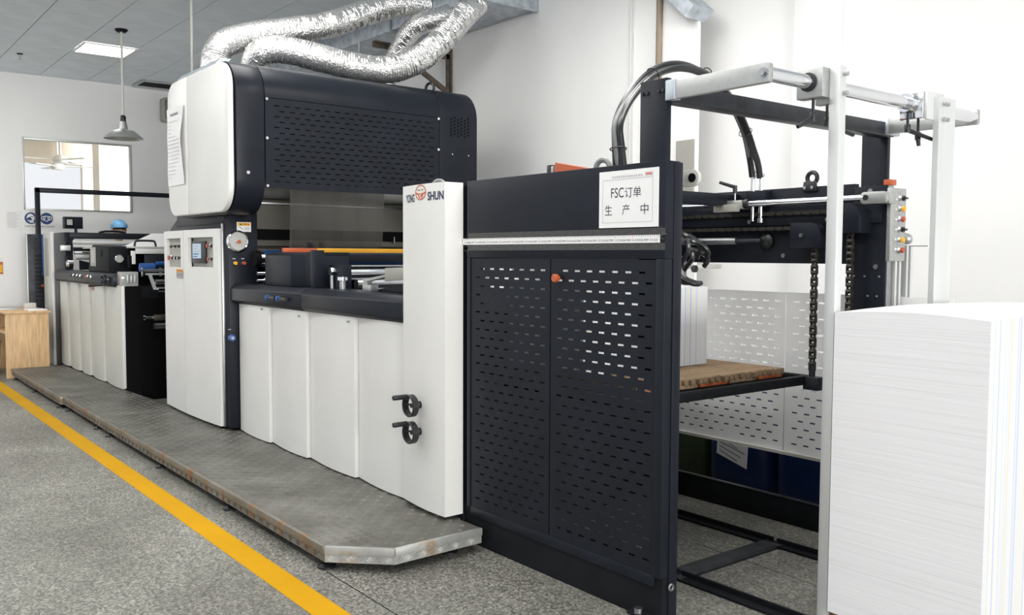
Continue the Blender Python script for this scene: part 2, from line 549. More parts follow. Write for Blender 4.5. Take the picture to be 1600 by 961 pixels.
# ================================================================== THE SETTING
struct(MB().box(-20.2, 5.5, -4, 9, -0.12, 0).build('floor', 'terrazzo', origin=(0, 0, 0)))
floor = bpy.data.objects['floor']
for pts in (((-3.80, 1.885), (-1.5, 1.885)), ((-3.3, 4.02), (-1.6, 3.98)), ((-3.0, 3.6), (-1.7, 3.55))):
    (xa, ya), (xb, yb) = pts
    d = Vector((xb - xa, yb - ya, 0)).normalized(); n_ = Vector((-d.y, d.x, 0)) * 0.003
    q = [Vector((xa, ya, 0)) - n_, Vector((xb, yb, 0)) - n_, Vector((xb, yb, 0)) + n_, Vector((xa, ya, 0)) + n_]
    MB().add([(*p.xy, 0.0006) for p in q], [(0, 1, 2, 3)]).build('floor_joint', 'dark_paint_matt', floor, smooth=0)

tag(MB().box(-14.1, -1.2, 1.605, 1.735, 0, 0.0015).build('floor_line', 'yellow_paint'), 'yellow line painted on the grey floor alongside the platform', 'floor marking')

# left end wall with the window opening
W0 = MB()
yy, zz = [-4, 2.412, 3.874, 5.4], [0, 2.112, 3.127, 4.2]
W0.grid(yy, zz, lambda i, j: not (i == 1 and j == 1), lambda u, v, w: (-14.15 - w, u, v), 0.16)
wall_left = struct(W0.build('wall_left', 'wall_white', origin=(-14.15, 0, 0)))
win = empty('window_1', (-14.23, 3.143, 2.112)); struct(win)
for (a, b_, c, d) in ((2.412, 2.437, 2.112, 3.127), (3.849, 3.874, 2.112, 3.127), (2.437, 3.849, 3.097, 3.127), (2.437, 3.849, 2.112, 2.137)):
    bx('window_frame', 'cast_aluminium', win, -14.20, -14.14, a, b_, c, d)
bx('window_pane', 'glass', win, -14.178, -14.172, 2.437, 3.849, 2.137, 3.097, 0)
bx('baseboard_left', 'grey_white_paint', wall_left, -14.15, -14.135, -4, 5.4, 0, 0.1)
# room beyond the window
struct(MB().box(-19.8, -19.6, 4.42, 8.0, 0, 3.7).build('wall_1', 'wall_cream'))
struct(MB().box(-19.8, -19.6, -1.0, 4.42, 3.28, 3.7).build('wall_2', 'wall_cream'))
struct(MB().box(-19.8, -14.35, -1.0, 8.0, 3.7, 3.8).build('ceiling_1', 'wall_cream'))
struct(MB().box(-18.5, -18.0, 4.35, 4.95, 0, 3.7).build('trim_1', 'wall_cream'))
struct(MB().box(-19.75, -19.65, -1.0, 4.42, 2.22, 2.33).build('trim_2', 'wall_cream'))
area('back_room_fill', (-15.2, 7.2, 3.2), (-19.0, 4.5, 2.4), 1.6, 1.2, 650)  # added fill lamp, unseen, brightens the cream walls beyond the window
for k, (fx, fy, fz, lb) in enumerate(((-16.4, 3.36, 3.0, 'white ceiling fan beyond the window, nearer one with longer stem'), (-18.4, 3.72, 3.06, 'white ceiling fan beyond the window, lower and farther one'))):
    f = empty('ceiling_fan', (fx, fy, fz), lb, 'fan', 'fans beyond the window')
    cy('stem', 'grey_white_paint', f, (fx, fy, fz + 0.1), (fx, fy, 3.7), 0.018)
    MB().lathe([(0.03, 0.14), (0.10, 0.10), (0.13, 0.05), (0.10, 0.0)], (fx, fy, fz), (0, 0, 1), 20).build('motor', 'grey_white_paint', f)
    for j in range(3):
        a = 0.5 + k * 0.7 + j * 2 * PI / 3
        d = Vector((math.cos(a), math.sin(a), 0)); n_ = Vector((-d.y, d.x, 0))
        q = [d * 0.12 - n_ * 0.05, d * 0.62 - n_ * 0.075, d * 0.62 + n_ * 0.075, d * 0.12 + n_ * 0.05]
        c = Vector((fx, fy, fz + 0.05))
        MB().add([c + p for p in q] + [c + p + Vector((0, 0, 0.012)) for p in q],
                 [(0, 3, 2, 1), (4, 5, 6, 7), (0, 1, 5, 4), (1, 2, 6, 5), (2, 3, 7, 6), (3, 0, 4, 7)]).build('blade', 'grey_white_paint', f)

# partition along the back of the machine, its top corner cut off
wb = MB().prism([(-14.15, 0), (-4.57, 0), (-4.57, 3.29), (-5.37, 4.01), (-14.15, 4.01)], 'y', 5.4, 5.43).build('wall_back', 'wall_white', origin=(-9, 5.4, 0))
struct(wb)
fl = MB()
d = Vector((0.80, 0, -0.72)).normalized(); n_ = Vector((0.72, 0, 0.80)).normalized()
A, B_ = Vector((-5.41, 0, 4.05)), Vector((-4.57, 0, 3.295))
q = [A, B_, B_ + n_ * 0.105 + d * 0.0, A + n_ * 0.105]
fl.prism([(p.x, p.z) for p in q], 'y', 5.26, 5.5).build('flashing', 'galvanised', wb)
for xx in (-5.275, -5.235):
    bx('joint_trim', 'white_paint', wb, xx - 0.008, xx + 0.008, 5.385, 5.4, 0, 3.88)
cy('conduit', 'brown_tape', wb, (-4.945, 5.375, 0), (-4.945, 5.375, 3.62), 0.025, n=14)
bx('wall_patch', 'recess_grey', wb, -4.765, -4.585, 5.388, 5.4, 1.85, 2.40, 0)
# brighter wall farther back on the right, with its shallow pier
wr = struct(MB().box(-6.5, 5.4, 5.72, 5.85, 0, 4.2).build('wall_right', 'wall_white', origin=(0, 5.72, 0)))
bx('pier', 'wall_white', wr, -3.91, -3.545, 5.67, 5.72, 0, 4.2, 0.006)

# suspended ceiling: grid backing, single tiles where the camera sees them
ce = struct(MB().box(-14.15, 5.4, -4, 5.72, 4.012, 4.08).build('ceiling', 'ceiling_grid', origin=(-6, 2, 4.0)))
TX, TY = 0.615, 0.618
tile0 = None
LAMPS = {(0, 0)}
for i in range(-4, 12):
    for j in range(-4, 5):
        if (i, j) in LAMPS:
            continue
        x0, y0 = -12.15 + i * TX, 2.648 + j * TY
        xa, xb = max(x0, -14.15), x0 + TX
        if xb - xa < 0.1: continue
        if xb - xa < TX - 0.01:
            bx('ceiling_tile', 'ceiling_tile', ce, xa, xb - 0.006, y0 + 0.006, y0 + TY - 0.006, 4.0, 4.011, 0.0)
        elif tile0 is None:
            tile0 = bx('ceiling_tile', 'ceiling_tile', ce, x0 + 0.006, x0 + TX - 0.006, y0 + 0.006, y0 + TY - 0.006, 4.0, 4.011, 0.0)
            t0 = (x0, y0)
        else:
            dup(tile0, (x0 - t0[0], y0 - t0[1], 0), ce)
# the rest of the tiles out of view as two plain fields
bx('tile_field', 'ceiling_tile', ce, -4.74, 5.4, -4, 5.72, 4.0, 4.011, 0)
bx('tile_field', 'ceiling_tile', ce, -14.15, -4.76, -4, 0.16, 4.0, 4.011, 0)

# recessed lamps in the grid
def lamp_panel(x0, y0, label, sx=1, sy=1):
    t = empty('ceiling_lamp', (x0 + TX * sx / 2, y0 + TY * sy / 2, 3.985), label, 'ceiling lamp', 'recessed ceiling lamps')
    w, h = TX * sx, TY * sy
    MB().grid([x0 + .004, x0 + .03, x0 + w - .03, x0 + w - .004], [y0 + .004, y0 + .03, y0 + h - .03, y0 + h - .004],
              lambda i, j: not (i == 1 and j == 1), lambda u, v, ww: (u, v, 3.985 + ww), 0.014).build('lamp_frame', 'white_paint', t)
    bx('diffuser', 'lamp_glow', t, x0 + .03, x0 + w - .03, y0 + .03, y0 + h - .03, 3.988, 3.999, 0)
lamp_panel(-12.15, 2.648, 'bright square ceiling lamp behind the pendant lamp')
for (i, j) in ((-1, -5), (3, -5), (6, -5), (10, -5), (15, -5), (20, -5), (8, -1), (12, 1), (15, 0), (13, -2), (21, -1)):  # unseen lamps added to light the hall, partition and delivery end
    lamp_panel(-12.15 + i * TX, 2.648 + j * TY, 'added unseen square lamp, put in only to light the hall', 2, 2)

# ceiling grille and small fittings
g = empty('ceiling_grille', (-13.72, 4.16, 3.98), 'dark air grille in the ceiling by the hood', 'grille')
MB().grid([-13.95, -13.91, -13.53, -13.49], [3.86, 3.90, 4.46, 4.50], lambda i, j: not (i == 1 and j == 1), lambda u, v, w: (u, v, 3.975 + w), 0.024).build('frame', 'steel', g)
for k in range(8):
    xx = -13.89 + k * 0.047
    bx('slat', 'dark_paint_matt', g, xx, xx + 0.03, 3.90, 4.46, 3.98, 3.995, 0)
s_ = empty('sprinkler', (-12.75, 2.18, 3.92), 'small dark sprinkler head under the ceiling tiles', 'sprinkler')
cy('stem', 'steel', s_, (-12.75, 2.18, 3.94), (-12.75, 2.18, 4.0), 0.012)
MB().lathe([(0.035, 0.05), (0.035, 0.06)], (-12.75, 2.18, 3.94), (0, 0, 1), 14).build('rosette', 'dark_paint_matt', s_)
MB().lathe([(0.02, 0.0), (0.022, 0.006)], (-12.75, 2.18, 3.925), (0, 0, 1), 12).build('deflector', 'steel', s_)

# ------------------------------------------------------------------ pendant lamps
def pendant(x, y, zb, label):
    t = empty('pendant_lamp', (x, y, zb), label, 'pendant lamp', 'metal pendant lamps')
    MB().lathe([(0.065, 0.03), (0.07, 0.022), (0.05, 0.0)], (x, y, 3.97), (0, 0, 1), 20).build('ceiling_rose', 'dark_paint_matt', t)
    cy('stem', 'grey_white_paint', t, (x, y, zb + 0.25), (x, y, 3.975), 0.014, n=12)
    MB().lathe([(0.03, 0.19), (0.032, 0.24), (0.022, 0.26)], (x, y, zb), (0, 0, 1), 16).build('socket', 'black_plastic', t)
    P = [(0.21, 0.0), (0.205, 0.012), (0.12, 0.085), (0.05, 0.105), (0.035, 0.19)]
    Q = [(r - 0.004, h - 0.002) for r, h in P[::-1]]
    MB().lathe(P + Q, (x, y, zb), (0, 0, 1), 32, ring=True).build('lamp_shade', 'cast_aluminium', t)
pendant(-10.67, 2.84, 2.79, 'grey metal pendant lamp hanging by the window wall')
pendant(-8.75, 2.97, 2.72, 'pendant lamp on white rod, shade hidden behind the hood')
t = empty('dome_lamp', (-8.4, 4.58, 3.48), 'small silver dome lamp hanging between the foil ducts', 'pendant lamp')
cy('wire', 'steel', t, (-8.4, 4.58, 3.58), (-8.4, 4.58, 4.0), 0.008, n=8)
MB().lathe([(0.13, 0.0), (0.12, 0.03), (0.075, 0.05), (0.07, 0.1), (0.02, 0.115)], (-8.4, 4.58, 3.48), (0, 0, 1), 24).build('shade', 'cast_aluminium', t)

# ------------------------------------------------------------------ overhead ducts and bracket
t = empty('ventilation_duct', (-9, 5.05, 3.77), 'rectangular galvanised ventilation duct high along the back wall', 'duct')
MB().box(-12.5, -6.47, 4.72, 5.385, 3.77, 4.0).build('duct_body', 'galvanised', t, bevel=0.004)
for xx in (-6.5, -8.0, -9.5):
    MB().grid([4.70, 4.72, 5.385, 5.395], [3.75, 3.77, 3.995, 4.0], lambda i, j: not (i == 1 and j == 1), lambda u, v, w: (xx + w, u, v), 0.03).build('duct_flange', 'galvanised', t)

def foil_duct(pts, r, label):
    path = catmull(pts, 0.0105)
    rnd = random.Random(len(path))
    N = 30
    tab = [[rnd.uniform(-1, 1) for k in range(N)] for i in range(len(path))]
    ph = [rnd.uniform(-.25, .25) for i in range(len(path))]
    def rf(i, k):
        rib = 1 if i % 2 else -1
        return r * (1 + 0.040 * rib * (0.35 + 0.65 * abs(tab[i // 2][(k // 2) % N])) + 0.022 * tab[i][k] + 0.012 * math.sin(i * 0.21) + 0.010 * math.sin(k * 0.8 + i * .05))
    o = MB().tube(path, r, N, rf).build('foil_duct', 'foil', smooth=50)
    tag(o, label, 'duct', 'foil ventilation ducts')
foil_duct([(-7.42, 2.74, 2.95), (-7.46, 2.72, 3.08), (-7.47, 2.78, 3.24), (-7.47, 3.0, 3.35), (-7.43, 3.3, 3.43), (-7.38, 3.7, 3.54), (-7.40, 4.1, 3.715), (-7.36, 4.42, 3.84), (-7.33, 4.718, 3.885)], 0.112, 'crinkled foil duct rising from the hood corner, upper one')
foil_duct([(-7.34, 3.02, 2.955), (-7.28, 2.99, 3.08), (-7.18, 3.02, 3.175), (-7.07, 3.17, 3.19), (-6.90, 3.42, 3.125), (-6.80, 3.7, 3.075), (-6.73, 4.0, 3.09), (-6.66, 4.25, 3.215), (-6.63, 4.5, 3.45), (-6.60, 4.68, 3.66), (-6.62, 4.80, 3.765)], 0.112, 'crinkled foil duct sagging along the top of the dark hood')
foil_duct([(-7.62, 4.42, 2.95), (-7.60, 4.44, 3.15), (-7.50, 4.50, 3.42), (-7.27, 4.55, 3.63), (-7.04, 4.70, 3.70), (-6.98, 4.82, 3.765)], 0.095, 'short crinkled foil duct behind the other two')

t = empty('wall_bracket', (-7.9, 5.4, 3.1), 'rusty angle iron bracket on the wall behind the hood', 'bracket')
MB().box(-7.925, -7.875, 5.375, 5.399, 3.16, 3.66).box(-7.925, -7.905, 5.345, 5.375, 3.16, 3.66).build('upright', 'rusty_iron', t)
MB().box(-7.925, -7.875, 4.47, 5.375, 3.60, 3.615).box(-7.925, -7.905, 4.47, 5.375, 3.555, 3.60).build('arm', 'rusty_iron', t)
MB().prism([(5.36, 3.17), (5.36, 3.23), (4.66, 3.615), (4.56, 3.615)], 'x', -7.905, -7.880).build('brace', 'rusty_iron', t)

# ------------------------------------------------------------------ on the left wall
def sheet(name, y0, y1, z0, z1, x=-14.149, m='paper'):
    return MB().box(x, x + 0.003, y0, y1, z0, z1)
o = tag(sheet('', 2.19, 2.393, 1.825, 2.09).build('wall_notice', 'paper'), 'pale typed notice on the wall left of the blue safety sign', 'notice')
for k in range(11):
    zc = 2.06 - k * 0.02
    MB().box(-14.146, -14.1455, 2.205, 2.205 + 0.10 + 0.07 * random.random(), zc, zc + 0.006).build('text_line', 'ink_pale', o, smooth=0)
o = tag(sheet('', 2.412, 2.805, 1.85, 2.098).build('safety_sign', 'paper'), 'white sign with two round blue safety symbols under the window', 'sign')
for yc, kind in ((2.503, 0), (2.70, 1)):
    MB().cyl((-14.146, yc, 1.995), (-14.1445, yc, 1.995), 0.083, n=32).build('blue_disc', 'sign_blue', o)
    X = -14.1442
    def disc(y, z, ry, rz, a0=0, a1=2 * PI, n=24, x=X):
        return MB().add([(x, y + ry * math.cos(a0 + (a1 - a0) * k / n), z + rz * math.sin(a0 + (a1 - a0) * k / n)) for k in range(n)], [tuple(range(n))])
    if kind == 0:   # head wearing a mask
        disc(yc - 0.005, 2.0, 0.05, 0.058).build('head_shape', 'paper', o, smooth=0)
        MB().add([(X + .0005, yc - 0.055, 1.995), (X + .0005, yc - 0.02, 2.012), (X + .0005, yc + 0.012, 1.985), (X + .0005, yc - 0.005, 1.962), (X + .0005, yc - 0.045, 1.968)], [(0, 1, 2, 3, 4)]).build('mask_shape', 'sign_blue', o, smooth=0)
        MB().add([(X + .0005, yc - 0.02, 2.012), (X + .0005, yc + 0.045, 2.035), (X + .0005, yc + 0.045, 2.028), (X + .0005, yc - 0.015, 2.004)], [(0, 1, 2, 3)]).build('strap_shape', 'sign_blue', o, smooth=0)
        MB().add([(X, yc - 0.01, 1.95), (X, yc + 0.035, 1.95), (X, yc + 0.035, 1.93), (X, yc - 0.02, 1.93)], [(0, 1, 2, 3)]).build('neck_shape', 'paper', o, smooth=0)
    else:           # mask seen from the front with ear loops
        for sgn in (-1, 1):
            MB().torus((X, yc + sgn * 0.042, 2.0), (1, 0, 0), 0.025, 0.005, 16, 4).build('ear_loop_shape', 'paper', o)
        MB().add([(X + .0004, yc - 0.045, 2.025), (X + .0004, yc, 2.035), (X + .0004, yc + 0.045, 2.025), (X + .0004, yc + 0.04, 1.975), (X + .0004, yc, 1.95), (X + .0004, yc - 0.04, 1.975)], [(0, 1, 2, 3, 4, 5)]).build('mask_shape', 'paper', o, smooth=0)
        MB().add([(X + .0008, yc - 0.036, 2.016), (X + .0008, yc, 2.024), (X + .0008, yc + 0.036, 2.016), (X + .0008, yc + 0.031, 1.982), (X + .0008, yc, 1.962), (X + .0008, yc - 0.031, 1.982)], [(0, 1, 2, 3, 4, 5)]).build('mask_face', 'sign_blue', o, smooth=0)
for a, b_ in ((2.425, 2.60), (2.62, 2.79)):
    yv = a
    while yv < b_:
        w_ = random.uniform(0.008, 0.014)
        MB().box(-14.146, -14.1455, yv, yv + w_, 1.872, 1.892).build('printed_character', 'ink_grey', o, smooth=0)
        yv += 0.018
o = tag(sheet('', 2.0, 2.14, 1.205, 1.445).build('warning_notice', 'paper'), 'small yellow and red notice at the left picture edge', 'notice')
MB().box(-14.146, -14.1455, 2.0, 2.138, 1.21, 1.38).build('red_panel', 'orange_print', o, smooth=0)
MB().box(-14.1455, -14.145, 2.0, 2.13, 1.235, 1.34).build('yellow_panel', 'warning_yellow', o, smooth=0)
t = empty('wall_speaker', (-14.0, 4.36, 3.48), 'grey box speaker high on the wall beside the hood', 'speaker')
MB().prism(rrect(4.29, 4.45, 3.50, 3.86, 0.04), 'x', -14.12, -13.96).build('housing', 'recess_grey', t, bevel=0.01)
bx('mount', 'steel', t, -14.15, -14.12, 4.34, 4.40, 3.62, 3.74)
bx('grille', 'grey_plastic', t, -13.96, -13.955, 4.315, 4.425, 3.54, 3.82)

# ================================================================== STEP PLATFORM (three sections)
def tread(mb, c, du, dv, dn, L=0.034, w=0.0060, h=0.0022):
    c = Vector(c)
    a, b_ = du * L / 2, dv * w / 2
    mb.add([c - a, c - b_, c + a, c + b_, c - a * 0.55 + dn * h, c + a * 0.55 + dn * h], [(0, 1, 5, 4), (2, 3, 4, 5), (1, 2, 5), (3, 0, 4)])
def inside(poly, x, y):
    r = False
    n = len(poly)
    for i in range(n):
        (x0, y0), (x1, y1) = poly[i], poly[(i + 1) % n]
        if (y0 > y) != (y1 > y) and x < (x1 - x0) * (y - y0) / (y1 - y0) + x0:
            r = not r
    return r
def platform(poly, label, feet, skirts, skirt_mat):
    xs = [p[0] for p in poly]; ys = [p[1] for p in poly]
    t = empty('step_platform', ((min(xs) + max(xs)) / 2, (min(ys) + max(ys)) / 2, 0), label, 'platform', 'step platform sections')
    MB().prism(poly, 'z', 0.108, 0.12).build('deck', 'deck_plate', t, bevel=0.002)
    tr = MB(); i = 0
    cell = 0.056
    x = min(xs) + 0.03
    while x < max(xs):
        y = min(ys) + 0.03; j = 0
        while y < max(ys):
            if all(inside(poly, x + a, y + b_) for a in (-.02, .02) for b_ in (-.02, .02)):
                s = 1 if (i + j) % 2 else -1
                du = Vector((1, s, 0)).normalized(); dv = Vector((-s, 1, 0)).normalized()
                for k in (-1, 0, 1):
                    tread(tr, Vector((x, y, 0.12)) + dv * (k * 0.014), du, dv, Vector((0, 0, 1)))
            y += cell; j += 1
        x += cell; i += 1
    o = tr.build('tread_pattern', 'tread_worn', t, smooth=0); o['kind'] = 'stuff'
    for (p, q, mt) in skirts:
        p, q = Vector((*p, 0)), Vector((*q, 0))
        d = (q - p).normalized(); n_ = Vector((d.y, -d.x, 0))
        z = Vector((0, 0, 1))
        def slab(z0, z1, o0, o1):
            V = [p + n_ * o + z * zz for o in (o0, o1) for zz in (z0, z1)] + [q + n_ * o + z * zz for o in (o0, o1) for zz in (z0, z1)]
            return MB().add(V, [(0, 1, 3, 2), (4, 6, 7, 5), (0, 4, 5, 1), (2, 3, 7, 6), (1, 5, 7, 3), (0, 2, 6, 4)])
        slab(0.084, 0.1215, -0.012, 0.009).build('lip', mt, t, bevel=0.002)
        slab(0.044, 0.086, -0.012, 0.001).build('skirt', mt, t)
        tr = MB()
        L = (q - p).length
        u = 0.025; i = 0
        while u < L - 0.02:
            for zc in (0.065,):
                s = 1 if i % 2 else -1
                du = (d + z * s).normalized(); dv = (z - d * s).normalized()
                for k in (-1, 0, 1):
                    tread(tr, p + d * u + n_ * 0.001 + z * zc + dv * (k * 0.010), du, dv, n_, 0.036, 0.006, 0.004)
            u += 0.047; i += 1
        o = tr.build('skirt_tread', 'tread_metal' if mt == 'bright_plate' else mt, t, smooth=0); o['kind'] = 'stuff'
    bx('cross_rail', 'dark_worn', t, min(xs) + .05, max(xs) - .3, 2.30, 2.34, 0.05, 0.108)
    f0 = None
    for (fx, fy) in feet:
        if f0 is None:
            f0 = MB().lathe([(0.045, 0), (0.045, 0.010), (0.014, 0.026), (0.010, 0.028), (0.010, 0.10)], (fx, fy, 0), (0, 0, 1), 16).build('levelling_foot', 'black_plastic', t)
            F0 = (fx, fy)
        else:
            dup(f0, (fx - F0[0], fy - F0[1], 0), t)
    return t
platform([(-12.06, 1.885), (-9.40, 1.875), (-9.40, 2.50), (-12.06, 2.46)], 'far section of the chequer plate step beside the wooden desk',
         [(-11.9, 1.91), (-10.75, 1.905), (-9.52, 1.90), (-11.9, 2.32), (-9.52, 2.36)],
         [((-12.06, 1.885), (-9.40, 1.875), 'skirt_plate'), ((-9.40, 1.875), (-9.40, 1.93), 'skirt_plate')], 'skirt_plate')
platform([(-9.385, 1.905), (-8.045, 1.895), (-8.045, 2.59), (-9.385, 2.50)], 'short middle section of the chequer plate step',
         [(-9.25, 1.93), (-8.15, 1.92), (-8.7, 2.38)],
         [((-9.385, 1.905), (-8.045, 1.895), 'skirt_plate')], 'skirt_plate')
platform([(-8.03, 1.892), (-3.812, 1.882), (-3.578, 2.125), (-3.592, 2.64), (-3.80, 2.64), (-3.80, 2.655), (-6.80, 2.655), (-6.80, 2.595), (-8.03, 2.595)], 'long near section of the chequer plate step with cut corner',
         [(-7.75, 1.915), (-6.4, 1.915), (-5.1, 1.915), (-3.86, 1.915), (-3.68, 2.5), (-6.0, 2.48)],
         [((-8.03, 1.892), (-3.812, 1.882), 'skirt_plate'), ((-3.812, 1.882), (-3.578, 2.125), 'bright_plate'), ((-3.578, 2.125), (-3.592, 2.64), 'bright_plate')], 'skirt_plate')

# ================================================================== shared machine bits
def cover_panel(parent, x0, x1, y0, bulge, z0, z1, m='white_paint', out=0.022):
    """sheet-metal cover, bowed towards the operator, its near edge standing proud of the next"""
    n = 10
    pts = []
    for k in range(n + 1):
        u = k / n
        pts.append((x0 + 0.002 + (x1 - x0 - 0.005) * u, y0 - bulge * math.sin(PI * min(1, u * 0.86)) - out * u ** 2 * 0.6))
    pts += [(x1 - 0.003, y0 + 0.03), (x0 + 0.002, y0 + 0.03)]
    return MB().prism(pts, 'z', z0, z1).build('cover_panel', m, parent, bevel=0.0, smooth=25)

# ================================================================== TRANSFER UNIT (between tower and corner column)
tu = empty('transfer_unit', (-5.5, 3.4, 0), 'laminating table section with bowed white covers below a dark rail', 'machine')
MB().box(-6.78, -4.26, 2.66, 4.30, 0.0, 1.10).build('body', 'dark_paint_matt', tu)
XS = [-6.78, -6.155, -5.535, -4.862, -4.245]
for a, b_ in zip(XS, XS[1:]):
    cover_panel(tu, a, b_, 2.635, 0.030, 0.128, 1.145)
for a, b_ in ((-6.80, -5.54), (-5.532, -4.245)):
    MB().prism([(2.572, 1.145), (2.572, 1.235), (2.61, 1.272), (2.86, 1.272), (2.86, 1.12), (2.6, 1.12)], 'x', a, b_).build('front_rail', 'dark_paint', tu, bevel=0.004)
bx('table_bed', 'dark_paint_matt', tu, -6.78, -4.26, 2.86, 4.30, 1.10, 1.20)
for a in (-5.98, -5.80):   # two blue-tipped valves on the rail
    cy('valve_body', 'black_plastic', tu, (a + 0.02, 2.572, 1.195), (a + 0.02, 2.535, 1.195), 0.014)
    cy('valve_stem', 'black_plastic', tu, (a - 0.03, 2.545, 1.195), (a + 0.09, 2.545, 1.195), 0.012)
    cy('valve_tip', 'blue_cap', tu, (a - 0.045, 2.545, 1.195), (a - 0.03, 2.545, 1.195), 0.019)
for a, z in ((-6.25, 1.10), (-5.62, 1.085), (-4.92, 1.09)):
    cy('cover_screw', 'steel', tu, (a, 2.615, z), (a, 2.59, z), 0.007, n=10)
# chamfered dark housing on the rail
mb = MB()
a0, a1, yb0, yb1, z0, z1 = -6.33, -5.66, 2.66, 3.0, 1.272, 1.515
poly = [(a0, z0), (a1, z0), (a1, z1), (a0, z1)]
mb.prism([(a0, yb0), (-5.88, yb0), (-5.80, yb0 + 0.07), (-5.66, yb0 + 0.075), (-5.66, yb1), (a0, yb1)], 'z', z0, z1 - 0.02)
mb.build('motor_housing', 'dark_paint', tu, bevel=0.008)
MB().add([(a0, yb0, z1 - .02), (-5.88, yb0, z1 - .02), (-5.80, yb0 + .07, z1 - .02), (-5.66, yb0 + .075, z1 - .02), (-5.66, yb1, z1 - .02), (a0, yb1, z1 - .02),
          (a0, yb0 + .05, z1), (-5.90, yb0 + .05, z1), (-5.82, yb0 + .11, z1), (-5.66, yb0 + .11, z1), (-5.66, yb1, z1), (a0, yb1, z1)],
         [(0, 1, 7, 6), (1, 2, 8, 7), (2, 3, 9, 8), (3, 4, 10, 9), (4, 5, 11, 10), (5, 0, 6, 11), (6, 7, 8, 9, 10, 11), (0, 5, 4, 3, 2, 1)]).build('housing_lid', 'dark_paint', tu, smooth=0)
bx('upright_plate', 'dark_paint', tu, -5.66, -5.60, 2.70, 2.78, 1.272, 1.53)
# orange-yellow safety bar across the machine
MB().box(-6.30, -6.265, 2.78, 3.05, 1.512, 1.548).build('safety_bar_end', 'orange_enamel', tu, bevel=0.004)
MB().box(-6.30, -6.265, 3.05, 4.25, 1.512, 1.548).build('safety_bar', 'yellow_enamel', tu, bevel=0.004)
for yy_ in (2.80, 4.2):
    bx('bar_stand', 'dark_paint', tu, -6.31, -6.26, yy_, yy_ + 0.05, 1.20, 1.512)
bx('bar_beam', 'dark_paint', tu, -6.32, -6.24, 2.86, 4.25, 1.44, 1.505)
cy('guide_rod', 'steel', tu, (-6.2, 2.80, 1.41), (-6.2, 4.25, 1.41), 0.012)
# guides and rollers on the near half of the table
bx('bearing_block', 'dark_paint', tu, -5.58, -5.38, 2.80, 2.87, 1.20, 1.43)
for (xx, zz_, r) in ((-5.42, 1.375, 0.030), (-5.30, 1.305, 0.032), (-5.12, 1.262, 0.022)):
    cy('feed_roller', 'chrome', tu, (xx, 2.86, zz_), (xx, 4.25, zz_), r, n=24)
cy('adjuster_nut', 'chrome', tu, (-5.50, 2.80, 1.385), (-5.50, 2.77, 1.385), 0.028, n=6)
cy('adjuster_rod', 'cast_aluminium', tu, (-5.50, 2.785, 1.272), (-5.50, 2.785, 1.37), 0.012)
cy('adjuster_knob', 'chrome', tu, (-5.36, 2.79, 1.33), (-5.36, 2.79, 1.352), 0.034)
cy('adjuster_post', 'cast_aluminium', tu, (-5.36, 2.79, 1.272), (-5.36, 2.79, 1.33), 0.020)
MB().prism([(-5.03, 1.272), (-4.98, 1.272), (-4.98, 1.33), (-4.50, 1.40), (-4.45, 1.40), (-4.45, 1.415), (-5.03, 1.345)], 'y', 2.76, 2.80).build('side_guide', 'cast_aluminium', tu, bevel=0.003)
MB().prism([(-4.72, 1.34), (-4.42, 1.36), (-4.42, 1.43), (-4.72, 1.42)], 'y', 2.74, 2.755).build('guide_plate', 'recess_grey', tu, bevel=0.002)
bx('guide_foot', 'cast_aluminium', tu, -5.0, -4.90, 2.74, 2.80, 1.272, 1.31)
MB().prism([(-5.0, 1.275), (-4.4, 1.275), (-4.4, 1.34)], 'y', 2.80, 3.3).build('guide_wedge', 'dark_paint', tu)
cy('stop_pin', 'black_plastic', tu, (-4.62, 2.86, 1.43), (-4.62, 2.86, 1.47), 0.022)
cy('stop_pin_shaft', 'chrome', tu, (-4.62, 2.86, 1.38), (-4.62, 2.86, 1.43), 0.009)
cy('blue_roller', 'blue_roller', tu, (-6.62, 2.765, 1.465), (-6.62, 4.25, 1.465), 0.065, n=28)
cy('roller_journal', 'chrome', tu, (-6.62, 2.735, 1.465), (-6.62, 2.765, 1.465), 0.060, n=28)
cy('roller_cap', 'black', tu, (-6.62, 2.69, 1.465), (-6.62, 2.735, 1.465), 0.064, n=28)
for zz_ in (1.355, 1.30):
    cy('tie_rod', 'chrome', tu, (-6.55, 2.69, zz_), (-6.55, 4.25, zz_), 0.013)
MB().lathe([(0.02, 0), (0.026, .02), (0.026, .05), (.02, .07)], (-6.55, 2.74, 1.30), (0, 1, 0), 14).build('rod_collar', 'chrome', tu)

# ================================================================== LAMINATING TOWER WITH HOOD
lt = empty('laminating_tower', (-7.4, 3.5, 0), 'tall laminating tower with white doors and rounded dark slotted hood', 'machine')
for (ya, yb) in ((2.565, 2.80), (4.32, 4.58)):
    MB().prism([(-8.24, 0.135 if ya < 3 else 0), (-6.80, 0.135 if ya < 3 else 0), (-6.80, 1.83), (-7.95, 1.83), (-8.20, 1.72)], 'y', ya, yb).build('side_frame', 'dark_paint', lt, bevel=0.006)
MB().box(-8.2, -6.82, 2.66, 4.5, 0, 0.30).build('base', 'dark_paint_matt', lt)
MB().box(-8.15, -6.86, 2.60, 2.66, 0.0, 0.16).build('plinth', 'black', lt)
bx('rear_wall', 'black', lt, -8.15, -7.95, 2.80, 4.32, 0.3, 1.85, 0)
